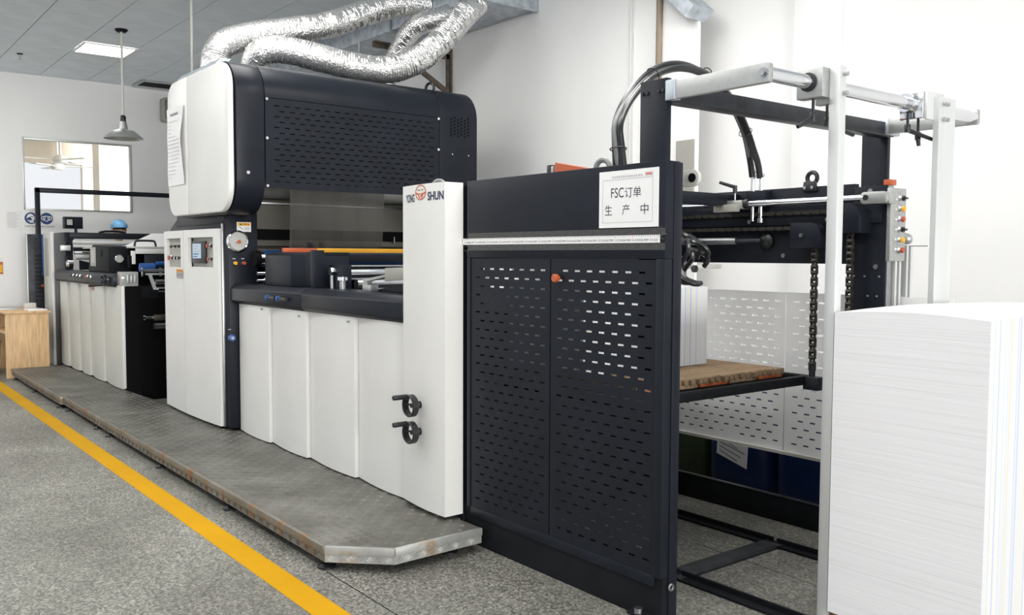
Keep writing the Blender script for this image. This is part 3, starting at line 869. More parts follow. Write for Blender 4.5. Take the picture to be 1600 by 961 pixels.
# white doors, bowed, each with a recessed control panel
def door(u0, u1, hole, z0=0.140, z1=1.70):
    us = sorted(set([u0, u1, hole[0], hole[1]] + [u0 + (u1 - u0) * k / 8 for k in range(9)]))
    vs = [z0, hole[2], hole[3], z1]
    def mp(u, v, w):
        s = (u + 8.29) / 1.37
        return (u, 2.555 - 0.055 * math.sin(PI * min(1, 0.12 + s * 0.62)) + 0.012 * s + w - 0.0, v)
    return MB().grid(us, vs, lambda i, j: not (j == 1 and hole[0] - 1e-6 <= us[i] and us[i + 1] <= hole[1] + 1e-6), mp, 0.03)
dl = door(-8.285, -7.683, (-8.19, -7.76, 1.385, 1.635)).build('door', 'white_paint', lt, smooth=25)
dr = door(-7.675, -6.915, (-7.565, -7.015, 1.395, 1.635)).build('door', 'white_paint', lt, smooth=25)
for d_, a, b_ in ((dl, -8.20, -7.75), (dr, -7.58, -7.0)):
    bx('control_plate', 'recess_grey', d_, a, b_, 2.553, 2.563, 1.375, 1.645, 0)
bx('touch_screen_frame', 'screen_frame', dr, -7.525, -7.235, 2.525, 2.553, 1.425, 1.605, 0.004)
MB().box(-7.50, -7.30, 2.523, 2.5245, 1.465, 1.585).build('touch_screen', 'screen_glow', dr, smooth=0)
for k in range(5):
    MB().box(-7.485, -7.485 + 0.10 + 0.06 * ((k * 7) % 3) / 2, 2.5222, 2.5226, 1.475 + k * 0.021, 1.484 + k * 0.021).build('screen_row', 'blue_cap' if k < 2 else 'ink_pale', dr, smooth=0)
NY = (0, -1, 0)
button(dr, (-7.17, 2.553, 1.565), NY, 'red_cap', 0.017); button(dr, (-7.08, 2.553, 1.565), NY, 'black_plastic', 0.013, True)
button(dr, (-7.16, 2.553, 1.46), NY, 'orange_enamel', 0.014); button(dr, (-7.08, 2.553, 1.46), NY, 'black_plastic', 0.013, True)
for k in range(3):
    button(dl, (-8.07 + k * 0.10, 2.553, 1.565), NY, 'black_plastic', 0.013, True)
button(dl, (-8.145, 2.553, 1.465), NY, 'red_cap', 0.02)
for k in range(4):
    button(dl, (-8.055 + k * 0.085, 2.553, 1.465), NY, 'black_plastic', 0.014, k == 3)
MB().box(-7.86, -7.70, 2.502, 2.5035, 1.345, 1.37).build('yellow_sticker', 'warning_yellow', dl, smooth=0)
for k in range(3):
    MB().box(-7.83 + k * .045, -7.80 + k * .045, 2.5005, 2.5015, 1.349, 1.366).build('sticker_print', 'red_cap', dl, smooth=0)
MB().box(-7.86, -7.70, 2.502, 2.5035, 1.295, 1.345).build('grey_sticker', 'recess_grey', dl, smooth=0)
for k in range(3):
    MB().box(-7.84 + k * .045, -7.815 + k * .045, 2.5005, 2.5015, 1.308, 1.334).build('sticker_print', 'ink_grey', dl, smooth=0)
bx('door_hinge_strip', 'steel', lt, -6.905, -6.885, 2.545, 2.565, 0.14, 1.74)
# +X face: gauge, two buttons, valve knob, warning label
PX = (1, 0, 0)
gg = MB().lathe([(0.084, 0), (0.084, 0.03), (0.076, 0.036), (0.070, 0.030)], (-6.80, 2.632, 1.60), PX, 32).build('pressure_gauge', 'chrome', lt)
MB().cyl((-6.775, 2.632, 1.60), (-6.7685, 2.632, 1.60), 0.068, n=32).build('dial', 'dial', gg)
for k in range(12):
    a = PI * (1.25 - 1.5 * k / 11)
    d = Vector((0, math.cos(a), math.sin(a)))
    c = Vector((-6.7675, 2.632, 1.60))
    n_ = Vector((0, -d.z, d.y)) * 0.002
    MB().add([c + d * 0.052 - n_, c + d * 0.062 - n_, c + d * 0.062 + n_, c + d * 0.052 + n_], [(0, 1, 2, 3)]).build('dial_mark', 'ink_grey', gg, smooth=0)
MB().add([(-6.766, 2.632, 1.596), (-6.766, 2.60, 1.58), (-6.766, 2.632, 1.604)], [(0, 1, 2)]).build('needle', 'ink_black', gg, smooth=0)
cy('dial_pin', 'orange_enamel', gg, (-6.7685, 2.636, 1.597), (-6.755, 2.636, 1.597), 0.014)
button(lt, (-6.80, 2.612, 1.43), PX, 'amber_cap', 0.014); button(lt, (-6.80, 2.682, 1.43), PX, 'red_cap', 0.014)
for yv in (2.607, 2.677):
    MB().box(-6.7995, -6.799, yv - 0.012, yv + 0.012, 1.462, 1.468).build('button_label', 'ink_pale', lt, smooth=0)
wl = plab(MB().box(-6.80, -6.797, 2.632, 2.746, 1.675, 1.75).build('warning_label', 'paper', lt, smooth=0), 'small yellow and white warning label')
MB().box(-6.797, -6.7965, 2.642, 2.738, 1.722, 1.745).build('yellow_band', 'warning_yellow', wl, smooth=0)
MB().add([(-6.796, 2.656, 1.726), (-6.796, 2.676, 1.726), (-6.796, 2.666, 1.742)], [(0, 1, 2)]).build('warning_triangle', 'ink_black', wl, smooth=0)
for a, b_ in ((2.686, 2.698), (2.703, 2.712), (2.72, 2.73)):
    MB().box(-6.797, -6.796, a, b_, 1.729, 1.739).build('printed_word', 'red_cap', wl, smooth=0)
MB().add([(-6.7965, 2.648, 1.714), (-6.7965, 2.655, 1.717), (-6.7965, 2.685, 1.694), (-6.7965, 2.68, 1.690)], [(0, 1, 2, 3)]).build('hand_symbol', 'ink_grey', wl, smooth=0)
for k in range(3):
    MB().box(-6.797, -6.7965, 2.692, 2.735, 1.690 + k * 0.008, 1.693 + k * 0.008).build('text_line', 'ink_grey', wl, smooth=0)
kn = [(math.cos(a) * (0.030 if i % 2 else 0.024), math.sin(a) * (0.030 if i % 2 else 0.024)) for i, a in enumerate([2 * PI * k / 12 for k in range(12)])]
MB().prism([(2.575 + p, 0.85 + q_) for p, q_ in kn], 'x', -6.80, -6.765).build('valve_knob', 'blue_cap', lt, bevel=0.003)
cy('valve_knob_centre', 'dial', lt, (-6.765, 2.575, 0.85), (-6.760, 2.575, 0.85), 0.013)
MB().box(-6.7995, -6.799, 2.553, 2.575, 0.913, 0.918).build('button_label', 'ink_pale', lt, smooth=0)
# inside the throat: speckled plates, slot, rollers
bx('throat_plate', 'speckled_plate', lt, -7.02, -6.99, 2.80, 4.32, 1.42, 2.05, 0)
bx('throat_slot', 'black', lt, -6.99, -6.975, 2.855, 4.30, 1.618, 1.705, 0)
bx('slot_bracket', 'cast_aluminium', lt, -6.99, -6.955, 2.83, 2.855, 1.61, 1.725)
bx('slot_bracket', 'steel', lt, -6.99, -6.955, 4.135, 4.145, 1.60, 1.66)
bx('throat_rail', 'steel', lt, -6.985, -6.95, 2.80, 4.32, 1.905, 1.925)
cy('heat_roller', 'cast_aluminium', lt, (-7.02 + .22, 2.80, 2.03), (-7.02 + .22, 4.32, 2.03), 0.085, n=32)
cy('lower_roller', 'inner_plate', lt, (-6.94, 2.80, 1.52), (-6.94, 4.32, 1.52), 0.05, n=28)
bx('film_clip', 'dark_paint', lt, -6.60, -6.57, 3.12, 3.17, 1.545, 1.60)
bx('film_clip', 'dark_paint', lt, -6.60, -6.57, 3.22, 3.25, 1.545, 1.60)
fm = MB()
N = 24
V = []
for k in range(N + 1):
    yv = 2.965 + 0.825 * k / N
    for j, zv in enumerate((1.53, 1.70, 1.87, 2.06)):
        V.append((-6.555 + 0.010 * math.sin(k * 1.1) * (0.4 + 0.2 * j) + 0.02 * j - 0.02, yv - 0.004 * j, zv))
fm.add(V, [(k * 4 + j, (k + 1) * 4 + j, (k + 1) * 4 + j + 1, k * 4 + j + 1) for k in range(N) for j in range(3)])
plab(fm.build('film_curtain', 'film', lt, smooth=60), 'translucent grey plastic film curtain')
# hood
hx0, hx1, hz0, hz1, hr = -7.85, -6.44, 1.80, 2.945, 0.26
hood = MB().prism(rrect(hx0, hx1, hz0, hz1, hr), 'y', 2.50, 2.716).build('hood_end', 'dark_paint', lt, bevel=0.004)
hood2 = MB().prism(rrect(hx0, hx1, hz0, hz1, hr), 'y', 4.284, 4.676).build('hood_end', 'dark_paint', lt, bevel=0.004)
outer = [(hx1, 2.672)] + [p for p in rrect(hx0, hx1, hz0, hz1, hr) if p[1] > 2.66] + [(hx0, 2.0)]
inner = [(-6.455, 2.672)] + [p for p in rrect(hx0 + .015, hx1 - .015, hz0 + .015, hz1 - .015, hr - .015) if p[1] > 2.66] + [(hx0 + .015, 2.0)]
MB().prism(outer + inner[::-1], 'y', 2.720, 4.280).build('hood_top', 'dark_paint', lt)
sp = MB().slotted(2.722, 4.278, 1.998, 2.668, lambda u, v, w: (hx1 - w, u, v), 0.004, pu=0.084, pv=0.0405, sl=0.042, sh=0.0075, mu=0.07, mv=0.035).build('slotted_panel', 'dark_paint', lt, smooth=0)
bx('hood_lining', 'dark_paint_matt', lt, -7.6, -6.52, 2.722, 4.278, 2.10, 2.66, 0)
for yv, zs in ((2.735, (2.66, 2.37, 2.015)), (4.268, (2.66, 2.40, 2.015))):
    for zv in zs:
        cy('panel_screw', 'chrome', lt, (hx1 - 0.002, yv, zv), (hx1 + 0.006, yv, zv), 0.011, n=12)
cy('panel_screw', 'chrome', lt, (hx1 - 0.002, 2.585, 2.105), (hx1 + 0.006, 2.585, 2.105), 0.013, n=12)
for yv in (4.41, 4.58):
    cy('panel_screw', 'chrome', lt, (hx1 - 0.002, yv, 2.37), (hx1 + 0.006, yv, 2.37), 0.007, n=10)
vh = MB()
for i in range(6):
    for j in range(6):
        yv, zv = 4.40 + i * 0.036, 2.53 + j * 0.028 + (0.014 if i % 2 else 0)
        vh.cyl((hx1 - 0.004, yv, zv), (hx1 + 0.0012, yv, zv), 0.010, n=8)
vh.build('vent_holes', 'black', lt)
for a, b_, nm in ((-7.842, -7.362, 0), (-7.354, -6.452, 1)):
    pts = [p for p in rrect(-7.842, -6.452, 1.815, 2.925, 0.2)]
    if nm == 0:
        pts = [p for p in pts if p[0] < -7.5] + [(b_, 1.815), (b_, 2.925)]
        pts = [(b_, 2.925)] + [p for p in rrect(-7.842, -6.452, 1.815, 2.925, 0.16) if p[0] < -7.5] + [(b_, 1.815)]
    else:
        pts = [(a, 1.815)] + [p for p in rrect(-7.842, -6.452, 1.815, 2.925, 0.2) if p[0] > -7.0] + [(a, 2.925)]
    MB().prism(pts, 'y', 2.445, 2.488).build('side_plate', 'white_paint', lt, bevel=0.012, segs=3)
MB().prism(rrect(-7.80, -6.49, 1.85, 2.90, 0.2), 'y', 2.486, 2.502).build('plate_gap', 'dark_worn', lt)
bx('neck', 'dark_paint', lt, -8.0, -6.9, 2.56, 2.80, 1.74, 1.83)
MB().torus((-6.62, 4.30, 2.945), (0.3, -0.95, 0), 0.045, 0.012, 20, 8).build('lifting_eye', 'black_plastic', lt)
bx('duct_collar', 'galvanised', lt, -7.56, -7.30, 2.60, 2.86, 2.935, 2.985)
MB().prism([(2.50, 2.88), (2.56, 2.95), (2.60, 2.99), (2.52, 2.99), (2.485, 2.95)], 'x', -7.7, -6.78).build('top_trim', 'galvanised', lt)

# typed sheet taped on the hood's white side plate, its edge curling
N = 14
V, Fc = [], []
for k in range(N + 1):
    zv = 2.07 + (2.715 - 2.07) * k / N
    for x_, lift in ((-7.83, 0.002), (-7.68, 0.004), (-7.52, 0.006), (-7.40, 0.010 + 0.022 * math.sin(PI * k / N) ** 2)):
        sw = 0.012 * math.sin(k * 0.55)
        V.append((x_ + (0.01 * math.sin(k * .5) if x_ > -7.5 else 0), 2.443 - lift - abs(sw) * 0.4, zv))
for k in range(N):
    for j in range(3):
        Fc.append((k * 4 + j, k * 4 + j + 1, (k + 1) * 4 + j + 1, (k + 1) * 4 + j))
ns = tag(MB().add(V, Fc).build('typed_sheet', 'paper', smooth=60), 'long typed paper sheet taped to the white hood plate', 'notice')
MB().box(-7.72, -7.53, 2.4282, 2.4285, 2.65, 2.666).build('heading_print', 'ink_grey', ns, smooth=0)
for k in range(16):
    zv = 2.60 - k * 0.031
    MB().box(-7.80, -7.80 + random.choice((0.10, 0.2, 0.28, 0.3)), 2.4282, 2.4285, zv, zv + 0.004).build('text_line', 'ink_pale', ns, smooth=0)

# ================================================================== WHITE CORNER COLUMN
cc = empty('corner_column', (-4.0, 2.7, 0), 'tall white corner column with orange wheel emblem and two handwheels', 'machine')
def csurf(x):
    s = (x + 4.24) / 0.445
    return 2.578 - 0.026 * math.sin(PI * min(1, max(0, s)) * 0.75) - 0.004 * s
pts = [(-4.24 + 0.445 * k / 12, csurf(-4.24 + 0.445 * k / 12)) for k in range(13)] + [(-3.795, 2.668), (-4.24, 2.668)]
MB().prism(pts, 'z', 0.142, 1.872).build('column_shell', 'white_paint', cc, smooth=25)
MB().box(-4.235, -3.80, 2.668, 2.78, 0.0, 1.86).build('column_back', 'dark_paint', cc)
def on_col(x0, z0, k=1.0):
    return lambda u, v: (x0 + u, csurf(x0 + u) - 0.0008, z0 + v + 0.03 * 0 * u)
text('lettering', 'YONG', 0.058, on_col(-4.196, 1.783), 'ink_blue', cc, width=0.108, bold=0.035)
text('lettering', 'SHUN', 0.060, on_col(-3.947, 1.785), 'ink_blue', cc, width=0.142, bold=0.035)
# steering-wheel emblem: ring, crossbar, hub with the letter, lower spokes
ex, ez, er = -4.020, 1.829, 0.060
em = MB()
def flat(pts2, dy=0.0010):
    return [(ex + p * 0.97, csurf(ex + p * 0.97) - dy, ez + q_ * 0.68) for p, q_ in pts2]
ring = []
n = 40
for k in range(n):
    a = 2 * PI * k / n
    ring += [(math.cos(a) * er, math.sin(a) * er * 1.0), (math.cos(a) * (er - 0.009), math.sin(a) * (er - 0.009))]
em.add(flat(ring), [(2 * k, (2 * k + 2) % (2 * n), (2 * k + 3) % (2 * n), 2 * k + 1) for k in range(n)])
em.add(flat([(-0.054, 0.004), (-0.02, -0.006), (0.02, -0.006), (0.054, 0.004), (0.050, -0.012), (0.032, -0.016), (0.014, -0.050), (0.014, -0.058), (-0.014, -0.058), (-0.014, -0.050), (-0.032, -0.016), (-0.050, -0.012)]),
       [(0, 1, 10, 11), (1, 2, 9, 10), (2, 3, 4, 5), (2, 5, 6, 9), (9, 6, 7, 8)])
em.build('wheel_emblem', 'orange_print', cc, smooth=0)
text('emblem_letter', 'S', 0.036, lambda u, v: (ex - 0.012 + u, csurf(ex + u) - 0.0016, ez - 0.034 + v), 'paper', cc, width=0.024)
for a, b_ in ((-0.034, -0.002), (0.010, 0.030)):
    MB().add(flat([(a, 0.014), (b_, 0.014), (b_, 0.024), (a, 0.024)], 0.0012), [(0, 1, 2, 3)]).build('emblem_print', 'brown_tape', cc, smooth=0)
MB().torus((-4.10, 2.72, 1.868), (0.5, -0.85, 0), 0.038, 0.011, 20, 8).build('lifting_eye', 'grey_hose', cc)
for zc in (0.700, 0.556):
    hw = MB().lathe([(0.056, 0.0), (0.060, 0.004), (0.060, 0.034), (0.056, 0.038), (0.049, 0.036), (0.047, 0.002)], (-4.03, 2.512, zc), (0, -1, 0), 36, ring=True)
    hw = hw.build('handwheel', 'black_plastic', cc)
    cy('hub', 'black_plastic', hw, (-4.03, 2.515, zc), (-4.03, 2.497, zc), 0.013)
    cy('shaft', 'steel', hw, (-4.03, 2.515, zc), (-4.03, 2.56, zc), 0.012)
    cy('boss', 'black_plastic', hw, (-4.03, 2.543, zc), (-4.03, 2.556, zc), 0.020)
    for a in (3.0,):
        cy('spoke', 'black_plastic', hw, (-4.03, 2.502, zc), (-4.03 + .047 * math.cos(a), 2.492, zc + .047 * math.sin(a)), 0.006, n=8)
    cy('crank_handle', 'black_plastic', hw, (-4.045, 2.482, zc + 0.048), (-4.045, 2.395, zc + 0.048), 0.0135, bevel=0.003)

# ================================================================== DELIVERY UNIT
du = empty('delivery_unit', (-3.1, 3.5, 0), 'dark delivery frame with slotted doors, gantry rod and lifting table', 'machine')
YF = 2.665
RND = [(-3.79 + 0.05 - 0.05 * math.cos(a), YF + 0.05 - 0.05 * math.sin(a)) for a in [PI / 2 * k / 8 for k in range(9)]]
MB().prism(RND + [(-2.406, YF), (-2.406, 2.748), (-3.79, 2.748)], 'z', 1.488, 1.877).build('upper_plate', 'dark_paint', du, bevel=0.002)
MB().prism(RND + [(-3.728, YF), (-3.728, 2.748), (-3.79, 2.748)], 'z', 0.195, 1.487).build('door_jamb', 'dark_paint', du)
MB().box(-2.452, -2.406, YF, 2.712, 0.195, 1.488).build('door_jamb', 'dark_paint', du, bevel=0.003)
MB().box(-2.446, -2.402, 2.714, 2.762, 0.0, 1.873).build('corner_post', 'dark_paint', du, bevel=0.003)
MB().box(-3.728, -2.452, YF + 0.004, 2.748, 0.15, 0.199).build('bottom_rail', 'dark_paint', du, bevel=0.003)
MB().box(-3.79, -2.412, 2.682, 2.74, 0.0, 0.195).build('base_beam', 'dark_paint_matt', du)
for a, b_ in ((-3.725, -3.106), (-3.099, -2.455)):
    d_ = MB().slotted(a, b_, 0.200, 1.484, lambda u, v, w: (u, YF + 0.005 + w, v), 0.003, pu=0.0782, pv=0.0437, sl=0.036, sh=0.0085, mu=0.040, mv=0.045).build('door', 'dark_paint', du, smooth=0)
    MB().grid([a, a + .018, b_ - .018, b_], [.2, .218, 1.466, 1.484], lambda i, j: not (i == 1 and j == 1), lambda u, v, w: (u, YF + 0.008 + w, v), 0.02).build('door_frame', 'dark_paint', d_)
    if a > -3.2:
        MB().lathe([(0.010, 0), (0.010, 0.012), (0.019, 0.014), (0.019, 0.030), (0.015, 0.034)], (-3.045, YF + 0.006, 1.398), (0, -1, 0), 20).build('knob', 'orange_enamel', d_)
cy('jacking_bolt', 'steel', du, (-2.50, 2.640, 0.0), (-2.50, 2.640, 0.055), 0.018)
bx('jacking_tab', 'dark_paint_matt', du, -2.55, -2.45, 2.62, 2.69, 0.02, 0.034)
MB().torus((-2.40, 2.725, 0.150), (1, 0, 0), 0.012, 0.005, 16, 6).build('ring', 'steel', du)
# things bolted on top of the panel
bx('top_lug', 'black_plastic', du, -3.235, -3.205, 2.755, 2.79, 1.85, 1.925)
bx('top_lug', 'cast_aluminium', du, -3.205, -3.19, 2.755, 2.785, 1.85, 1.918)
MB().prism([(-3.17, 1.84), (-2.86, 1.84), (-2.86, 1.872), (-3.17, 1.932)], 'y', 2.75, 2.80).build('orange_guard', 'orange_enamel', du)
MB().torus((-2.835, 2.735, 1.880), (0.2, -0.98, 0), 0.036, 0.012, 20, 8).build('lifting_eye', 'grey_hose', du)
# gantry: near and far post, beam, two arms, rod
MB().box(-2.635, -2.49, 2.755, 2.785, 1.0, 2.222).build('post', 'dark_paint', du, bevel=0.002)
MB().box(-2.635, -2.49, 4.46, 4.49, 0.0, 2.20).build('post', 'dark_paint', du, bevel=0.002)
for (a, z) in ((-2.62, 2.172), (-2.595, 2.172), (-2.53, 2.172), (-2.506, 2.172)):
    cy('post_bolt', 'dark_worn', du, (a, 2.758, z), (a, 2.748, z), 0.008, n=10)
MB().box(-2.535, -2.455, 2.785, 4.46, 2.122, 2.192).build('gantry_beam', 'dark_worn', du, bevel=0.003)
for y0, y1 in ((2.750, 2.775), (4.375, 4.40)):
    MB().prism(rrect(-2.455, -1.995, 2.130, 2.203, 0.012, 3), 'y', y0, y1).build('arm', 'cast_aluminium', du, bevel=0.002)
    bx('arm_block', 'galvanised', du, -2.490, -2.44, y0 - 0.004, y1 + (0.01 if y0 < 3 else 0.09), 2.127, 2.208)
cy('arm_bolt', 'steel', du, (-2.02, 2.751, 2.166), (-2.02, 2.737, 2.166), 0.014, n=6)
cy('arm_washer', 'steel', du, (-2.02, 2.751, 2.166), (-2.02, 2.747, 2.166), 0.020, n=20)
cy('gantry_rod', 'chrome', du, (-2.02, 2.775, 2.166), (-2.02, 4.375, 2.166), 0.027, n=28)
def clamp_lever(parent, p, side):
    p = Vector(p)
    cy('lever_stud', 'black_plastic', parent, p, p + Vector((0, 0, -0.05)), 0.006, n=8)
    e_ = p + Vector((0, 0, -0.055))
    MB().lathe([(0.012, 0), (0.013, 0.03), (0.010, 0.035)], e_ - Vector((0, 0, 0.03)), (0, 0, 1), 12).cyl(e_ - Vector((0, 0, 0.02)), e_ + Vector((side[0], side[1], -0.055)), 0.010, 0.008, 10).build('clamp_lever', 'black_plastic', parent)
# near guide post clamped on the rod
MB().box(-2.075, -1.960, 3.035, 3.085, 2.105, 2.218).build('rod_clamp', 'cast_aluminium', du, bevel=0.004)
MB().lathe([(0.030, 0), (0.036, 0.001), (0.036, 0.010), (0.030, 0.012)], (-2.02, 3.036, 2.166), (0, -1, 0), 24).build('clamp_bush', 'black_plastic', du)
MB().box(-2.05, -1.958, 3.125, 3.16, 2.09, 2.215).build('rod_collar', 'cast_aluminium', du, bevel=0.003)
cy('collar_neck', 'cast_aluminium', du, (-2.02, 3.16, 2.166), (-2.02, 3.18, 2.166), 0.036)
gp = MB().box(-1.960, -1.916, 3.080, 3.124, 0.03, 2.222).build('guide_post', 'aluminium', du, bevel=0.002)
plab(gp, 'near pale aluminium guide post')
for z in (2.19, 2.118):
    cy('post_screw', 'cast_aluminium', du, (-1.916, 3.104, z), (-1.897, 3.104, z), 0.009, n=12)
clamp_lever(du, (-2.015, 3.06, 2.105), (-0.02, -0.07))
clamp_lever(du, (-2.015, 3.155, 2.095), (0.03, 0.14))
# far guide post: a wide channel
MB().box(-2.07, -1.965, 3.80, 3.87, 2.10, 2.215).build('rod_clamp', 'chrome', du, bevel=0.004)
cy('clamp_bush', 'chrome', du, (-2.02, 3.75, 2.166), (-2.02, 3.80, 2.166), 0.040, n=24)
bx('clamp_plate', 'aluminium', du, -1.965, -1.951, 3.81, 3.96, 2.095, 2.215)
gp2 = MB().prism([(-1.951, 3.865), (-1.926, 3.865), (-1.926, 4.01), (-1.951, 4.01), (-1.951, 4.002), (-1.934, 4.002), (-1.934, 3.873), (-1.951, 3.873)], 'z', 0.03, 2.195).build('guide_post', 'aluminium', du)
plab(gp2, 'far wide aluminium guide post')
for yv in (3.90, 3.93):
    for z in (2.165, 2.098):
        cy('post_screw', 'cast_aluminium', du, (-1.928, yv, z), (-1.912, yv, z), 0.009, n=12)
clamp_lever(du, (-2.015, 3.77, 2.125), (0.05, 0.12))
clamp_lever(du, (-2.015, 3.86, 2.10), (0.0, 0.01))
# far side: beam, end plate, cross beam
fb = MB().box(-3.80, -2.56, 4.28, 4.32, 1.462, 1.878).build('far_beam', 'dark_paint', du, bevel=0.003)
MB().box(-2.56, -2.38, 4.275, 4.325, 0.0, 1.86).build('far_end_plate', 'dark_paint', du, bevel=0.003)
bx('far_end_edge', 'steel', du, -2.38, -2.374, 4.28, 4.325, 0.0, 1.86, 0)
MB().box(-3.36, -3.29, 2.78, 4.28, 1.79, 1.858).build('cross_beam', 'dark_paint', du, bevel=0.003)
MB().box(-3.86, -3.78, 2.76, 4.32, 1.45, 1.86).build('inner_beam', 'dark_paint', du, bevel=0.003)
MB().box(-3.95, -3.80, 2.78, 4.30, 0.0, 0.80).build('inner_body', 'dark_paint_matt', du)
MB().box(-3.80, -2.40, 4.275, 4.31, 0.0, 0.145).build('far_sill', 'dark_paint_matt', du, bevel=0.004)
bx('sill_edge', 'steel', du, -3.80, -2.40, 4.272, 4.30, 0.145, 0.150, 0)
MB().box(-3.80, -2.40, 4.258, 4.28, 1.672, 1.722).build('chain_rail', 'dark_paint', du, bevel=0.002)
for xx in (-3.20, -2.70):
    cy('rail_screw', 'steel', du, (xx, 4.258, 1.697), (xx, 4.250, 1.697), 0.012, n=10)
for xx, zv in ((-2.98, 1.655), (-2.98, 1.505), (-2.47, 1.835), (-2.43, 1.45)):
    cy('beam_screw', 'steel', du, (xx, 4.28, zv), (xx, 4.268, zv), 0.013, n=10)
for xx, zv in ((-2.55, 1.40), (-2.49, 1.40), (-2.41, 1.40), (-2.47, 1.30), (-2.42, 1.30)):
    cy('plate_screw', 'cast_aluminium', du, (xx, 4.276, zv), (xx, 4.27, zv), 0.005, n=8)
# chains
def chain(parent, p, q, sc=1.0, m='chain_steel', pitch=0.019, name='chain'):
    pitch *= sc
    p, q = Vector(p), Vector(q)
    d = (q - p); L = d.length; d.normalize()
    side = Vector((1, 0, 0)) if abs(d.z) > 0.5 else Vector((0, 1, 0))
    other = d.cross(side)
    mb = MB()
    n = int(L / pitch)
    rr_ = 0.0075 * sc
    for k in range(n):
        c = p + d * (k + 0.5) * pitch
        mb.cyl(c - side * 0.008 * sc, c + side * 0.008 * sc, rr_, None, 8)
        o_ = (0.0085 if k % 2 else 0.0060) * sc
        for sg in (-1, 1):
            cc_ = c + d * pitch / 2 + side * sg * o_
            a, b_, e_ = d * pitch * 0.72, other * (0.0066 if k % 2 else 0.0054) * sc, side * 0.0011 * sc
            mb.add([cc_ + a * i * 1.0 + b_ * j + e_ * l for i in (-1, 1) for j in (-1, 1) for l in (-1, 1)],
                   [(0, 1, 3, 2), (4, 6, 7, 5), (0, 4, 5, 1), (2, 3, 7, 6), (0, 2, 6, 4), (1, 5, 7, 3)])
    return mb.build(name, m, parent, smooth=0)
chain(du, (-3.78, 4.245, 1.737), (-2.56, 4.245, 1.737), 1.5)
chain(du, (-3.78, 4.245, 1.655), (-2.88, 4.245, 1.655), 1.5)
chain(du, (-2.735, 4.20, 1.56), (-2.735, 4.20, 0.90), 1.7)
chain(du, (-2.53, 4.20, 1.63), (-2.53, 4.20, 0.90), 1.7)
def sprocket_cover(xc, zt, zb, w):
    pts = [(xc - w / 2, zb), (xc + w / 2, zb)] + [(xc + w / 2 - 0.07 + 0.07 * math.cos(a), zt - 0.07 + 0.07 * math.sin(a)) for a in [PI / 2 * k / 8 for k in range(9)]] + [(xc - w / 2, zt)]
    c = MB().prism(pts, 'y', 4.165, 4.28).build('sprocket_cover', 'dark_paint', du, bevel=0.003)
    cy('cover_screw', 'steel', c, (xc - 0.02, 4.166, (zt + zb) / 2), (xc - 0.02, 4.156, (zt + zb) / 2), 0.012, n=10)
sprocket_cover(-2.775, 1.68, 1.545, 0.185)
sprocket_cover(-2.555, 1.772, 1.62, 0.18)
cy('drive_shaft', 'steel', du, (-3.78, 4.21, 1.588), (-3.25, 4.21, 1.588), 0.020)
cy('drive_coupling', 'dark_worn', du, (-3.25, 4.21, 1.588), (-3.10, 4.23, 1.588), 0.014)
MB().lathe([(0.045, 0), (0.045, 0.02), (0.03, 0.03), (0.012, 0.034)], (-3.09, 4.28, 1.585), (0, -1, 0), 24).build('bearing_flange', 'black_plastic', du)
# chrome rail with slider on the far side
cy('slide_rail', 'chrome', du, (-3.78, 4.20, 1.797), (-2.44, 4.20, 1.797), 0.017, n=22)
MB().prism(rrect(-2.475, -2.335, 1.765, 1.825, 0.02, 4), 'y', 4.185, 4.215).build('rail_bracket', 'cast_aluminium', du, bevel=0.003)
bx('rail_foot', 'cast_aluminium', du, -2.40, -2.335, 4.215, 4.275, 1.765, 1.825)
cy('rail_bore', 'black_plastic', du, (-2.445, 4.184, 1.797), (-2.445, 4.18, 1.797), 0.014)
sl = MB().prism([(-3.335, 1.768), (-3.19, 1.768), (-3.19, 1.818), (-3.335, 1.818)], 'y', 4.165, 4.235).build('rail_slider', 'cast_aluminium', du, bevel=0.003)
MB().box(-3.36, -3.20, 4.13, 4.165, 1.752, 1.795).build('slider_plate', 'recess_grey', sl, bevel=0.002)
cy('slider_ring', 'black_plastic', sl, (-3.19, 4.20, 1.797), (-3.165, 4.20, 1.797), 0.027)
cy('lever_stud', 'steel', sl, (-3.255, 4.19, 1.815), (-3.255, 4.19, 1.865), 0.006)
MB().cyl((-3.255, 4.19, 1.86), (-3.255, 4.19, 1.905), 0.013, 0.012, 12).cyl((-3.255, 4.19, 1.895), (-3.335, 4.15, 1.925), 0.011, 0.009, 10).build('lever', 'black_plastic', sl)
for xx in (-3.165, -3.11):
    cy('air_pipe', 'chrome', du, (xx, 4.235, 1.70), (xx, 4.235, 1.96), 0.012)
    cy('hose_clamp', 'steel', du, (xx, 4.235, 1.945), (xx, 4.235, 1.962), 0.018)
bx('pipe_clamp', 'dark_paint', du, -3.20, -3.07, 4.22, 4.28, 1.80, 1.87)
cy('pipe_knob', 'steel', du, (-3.11, 4.235, 1.69), (-3.11, 4.235, 1.715), 0.018)
lug = MB().torus((-2.82, 4.29, 1.925), (0, 1, 0), 0.030, 0.012, 24, 8).build('lifting_eye', 'black_plastic', du)
MB().prism([(-2.865, 1.852), (-2.775, 1.852), (-2.785, 1.905), (-2.855, 1.905)], 'y', 4.262, 4.279).build('eye_plate', 'black_plastic', du, bevel=0.003)
for xx in (-2.845, -2.80):
    cy('eye_bolt', 'steel', du, (xx, 4.262, 1.872), (xx, 4.255, 1.872), 0.009, n=10)
# white rounded lug and small bits beside the near post
MB().prism(rrect(-2.60, -2.44, 1.79, 1.86, 0.033, 6), 'y', 2.90, 2.92).build('white_lug', 'grey_white_paint', du, bevel=0.002)
cy('lug_bore', 'black', du, (-2.472, 2.899, 1.825), (-2.472, 2.895, 1.825), 0.019)
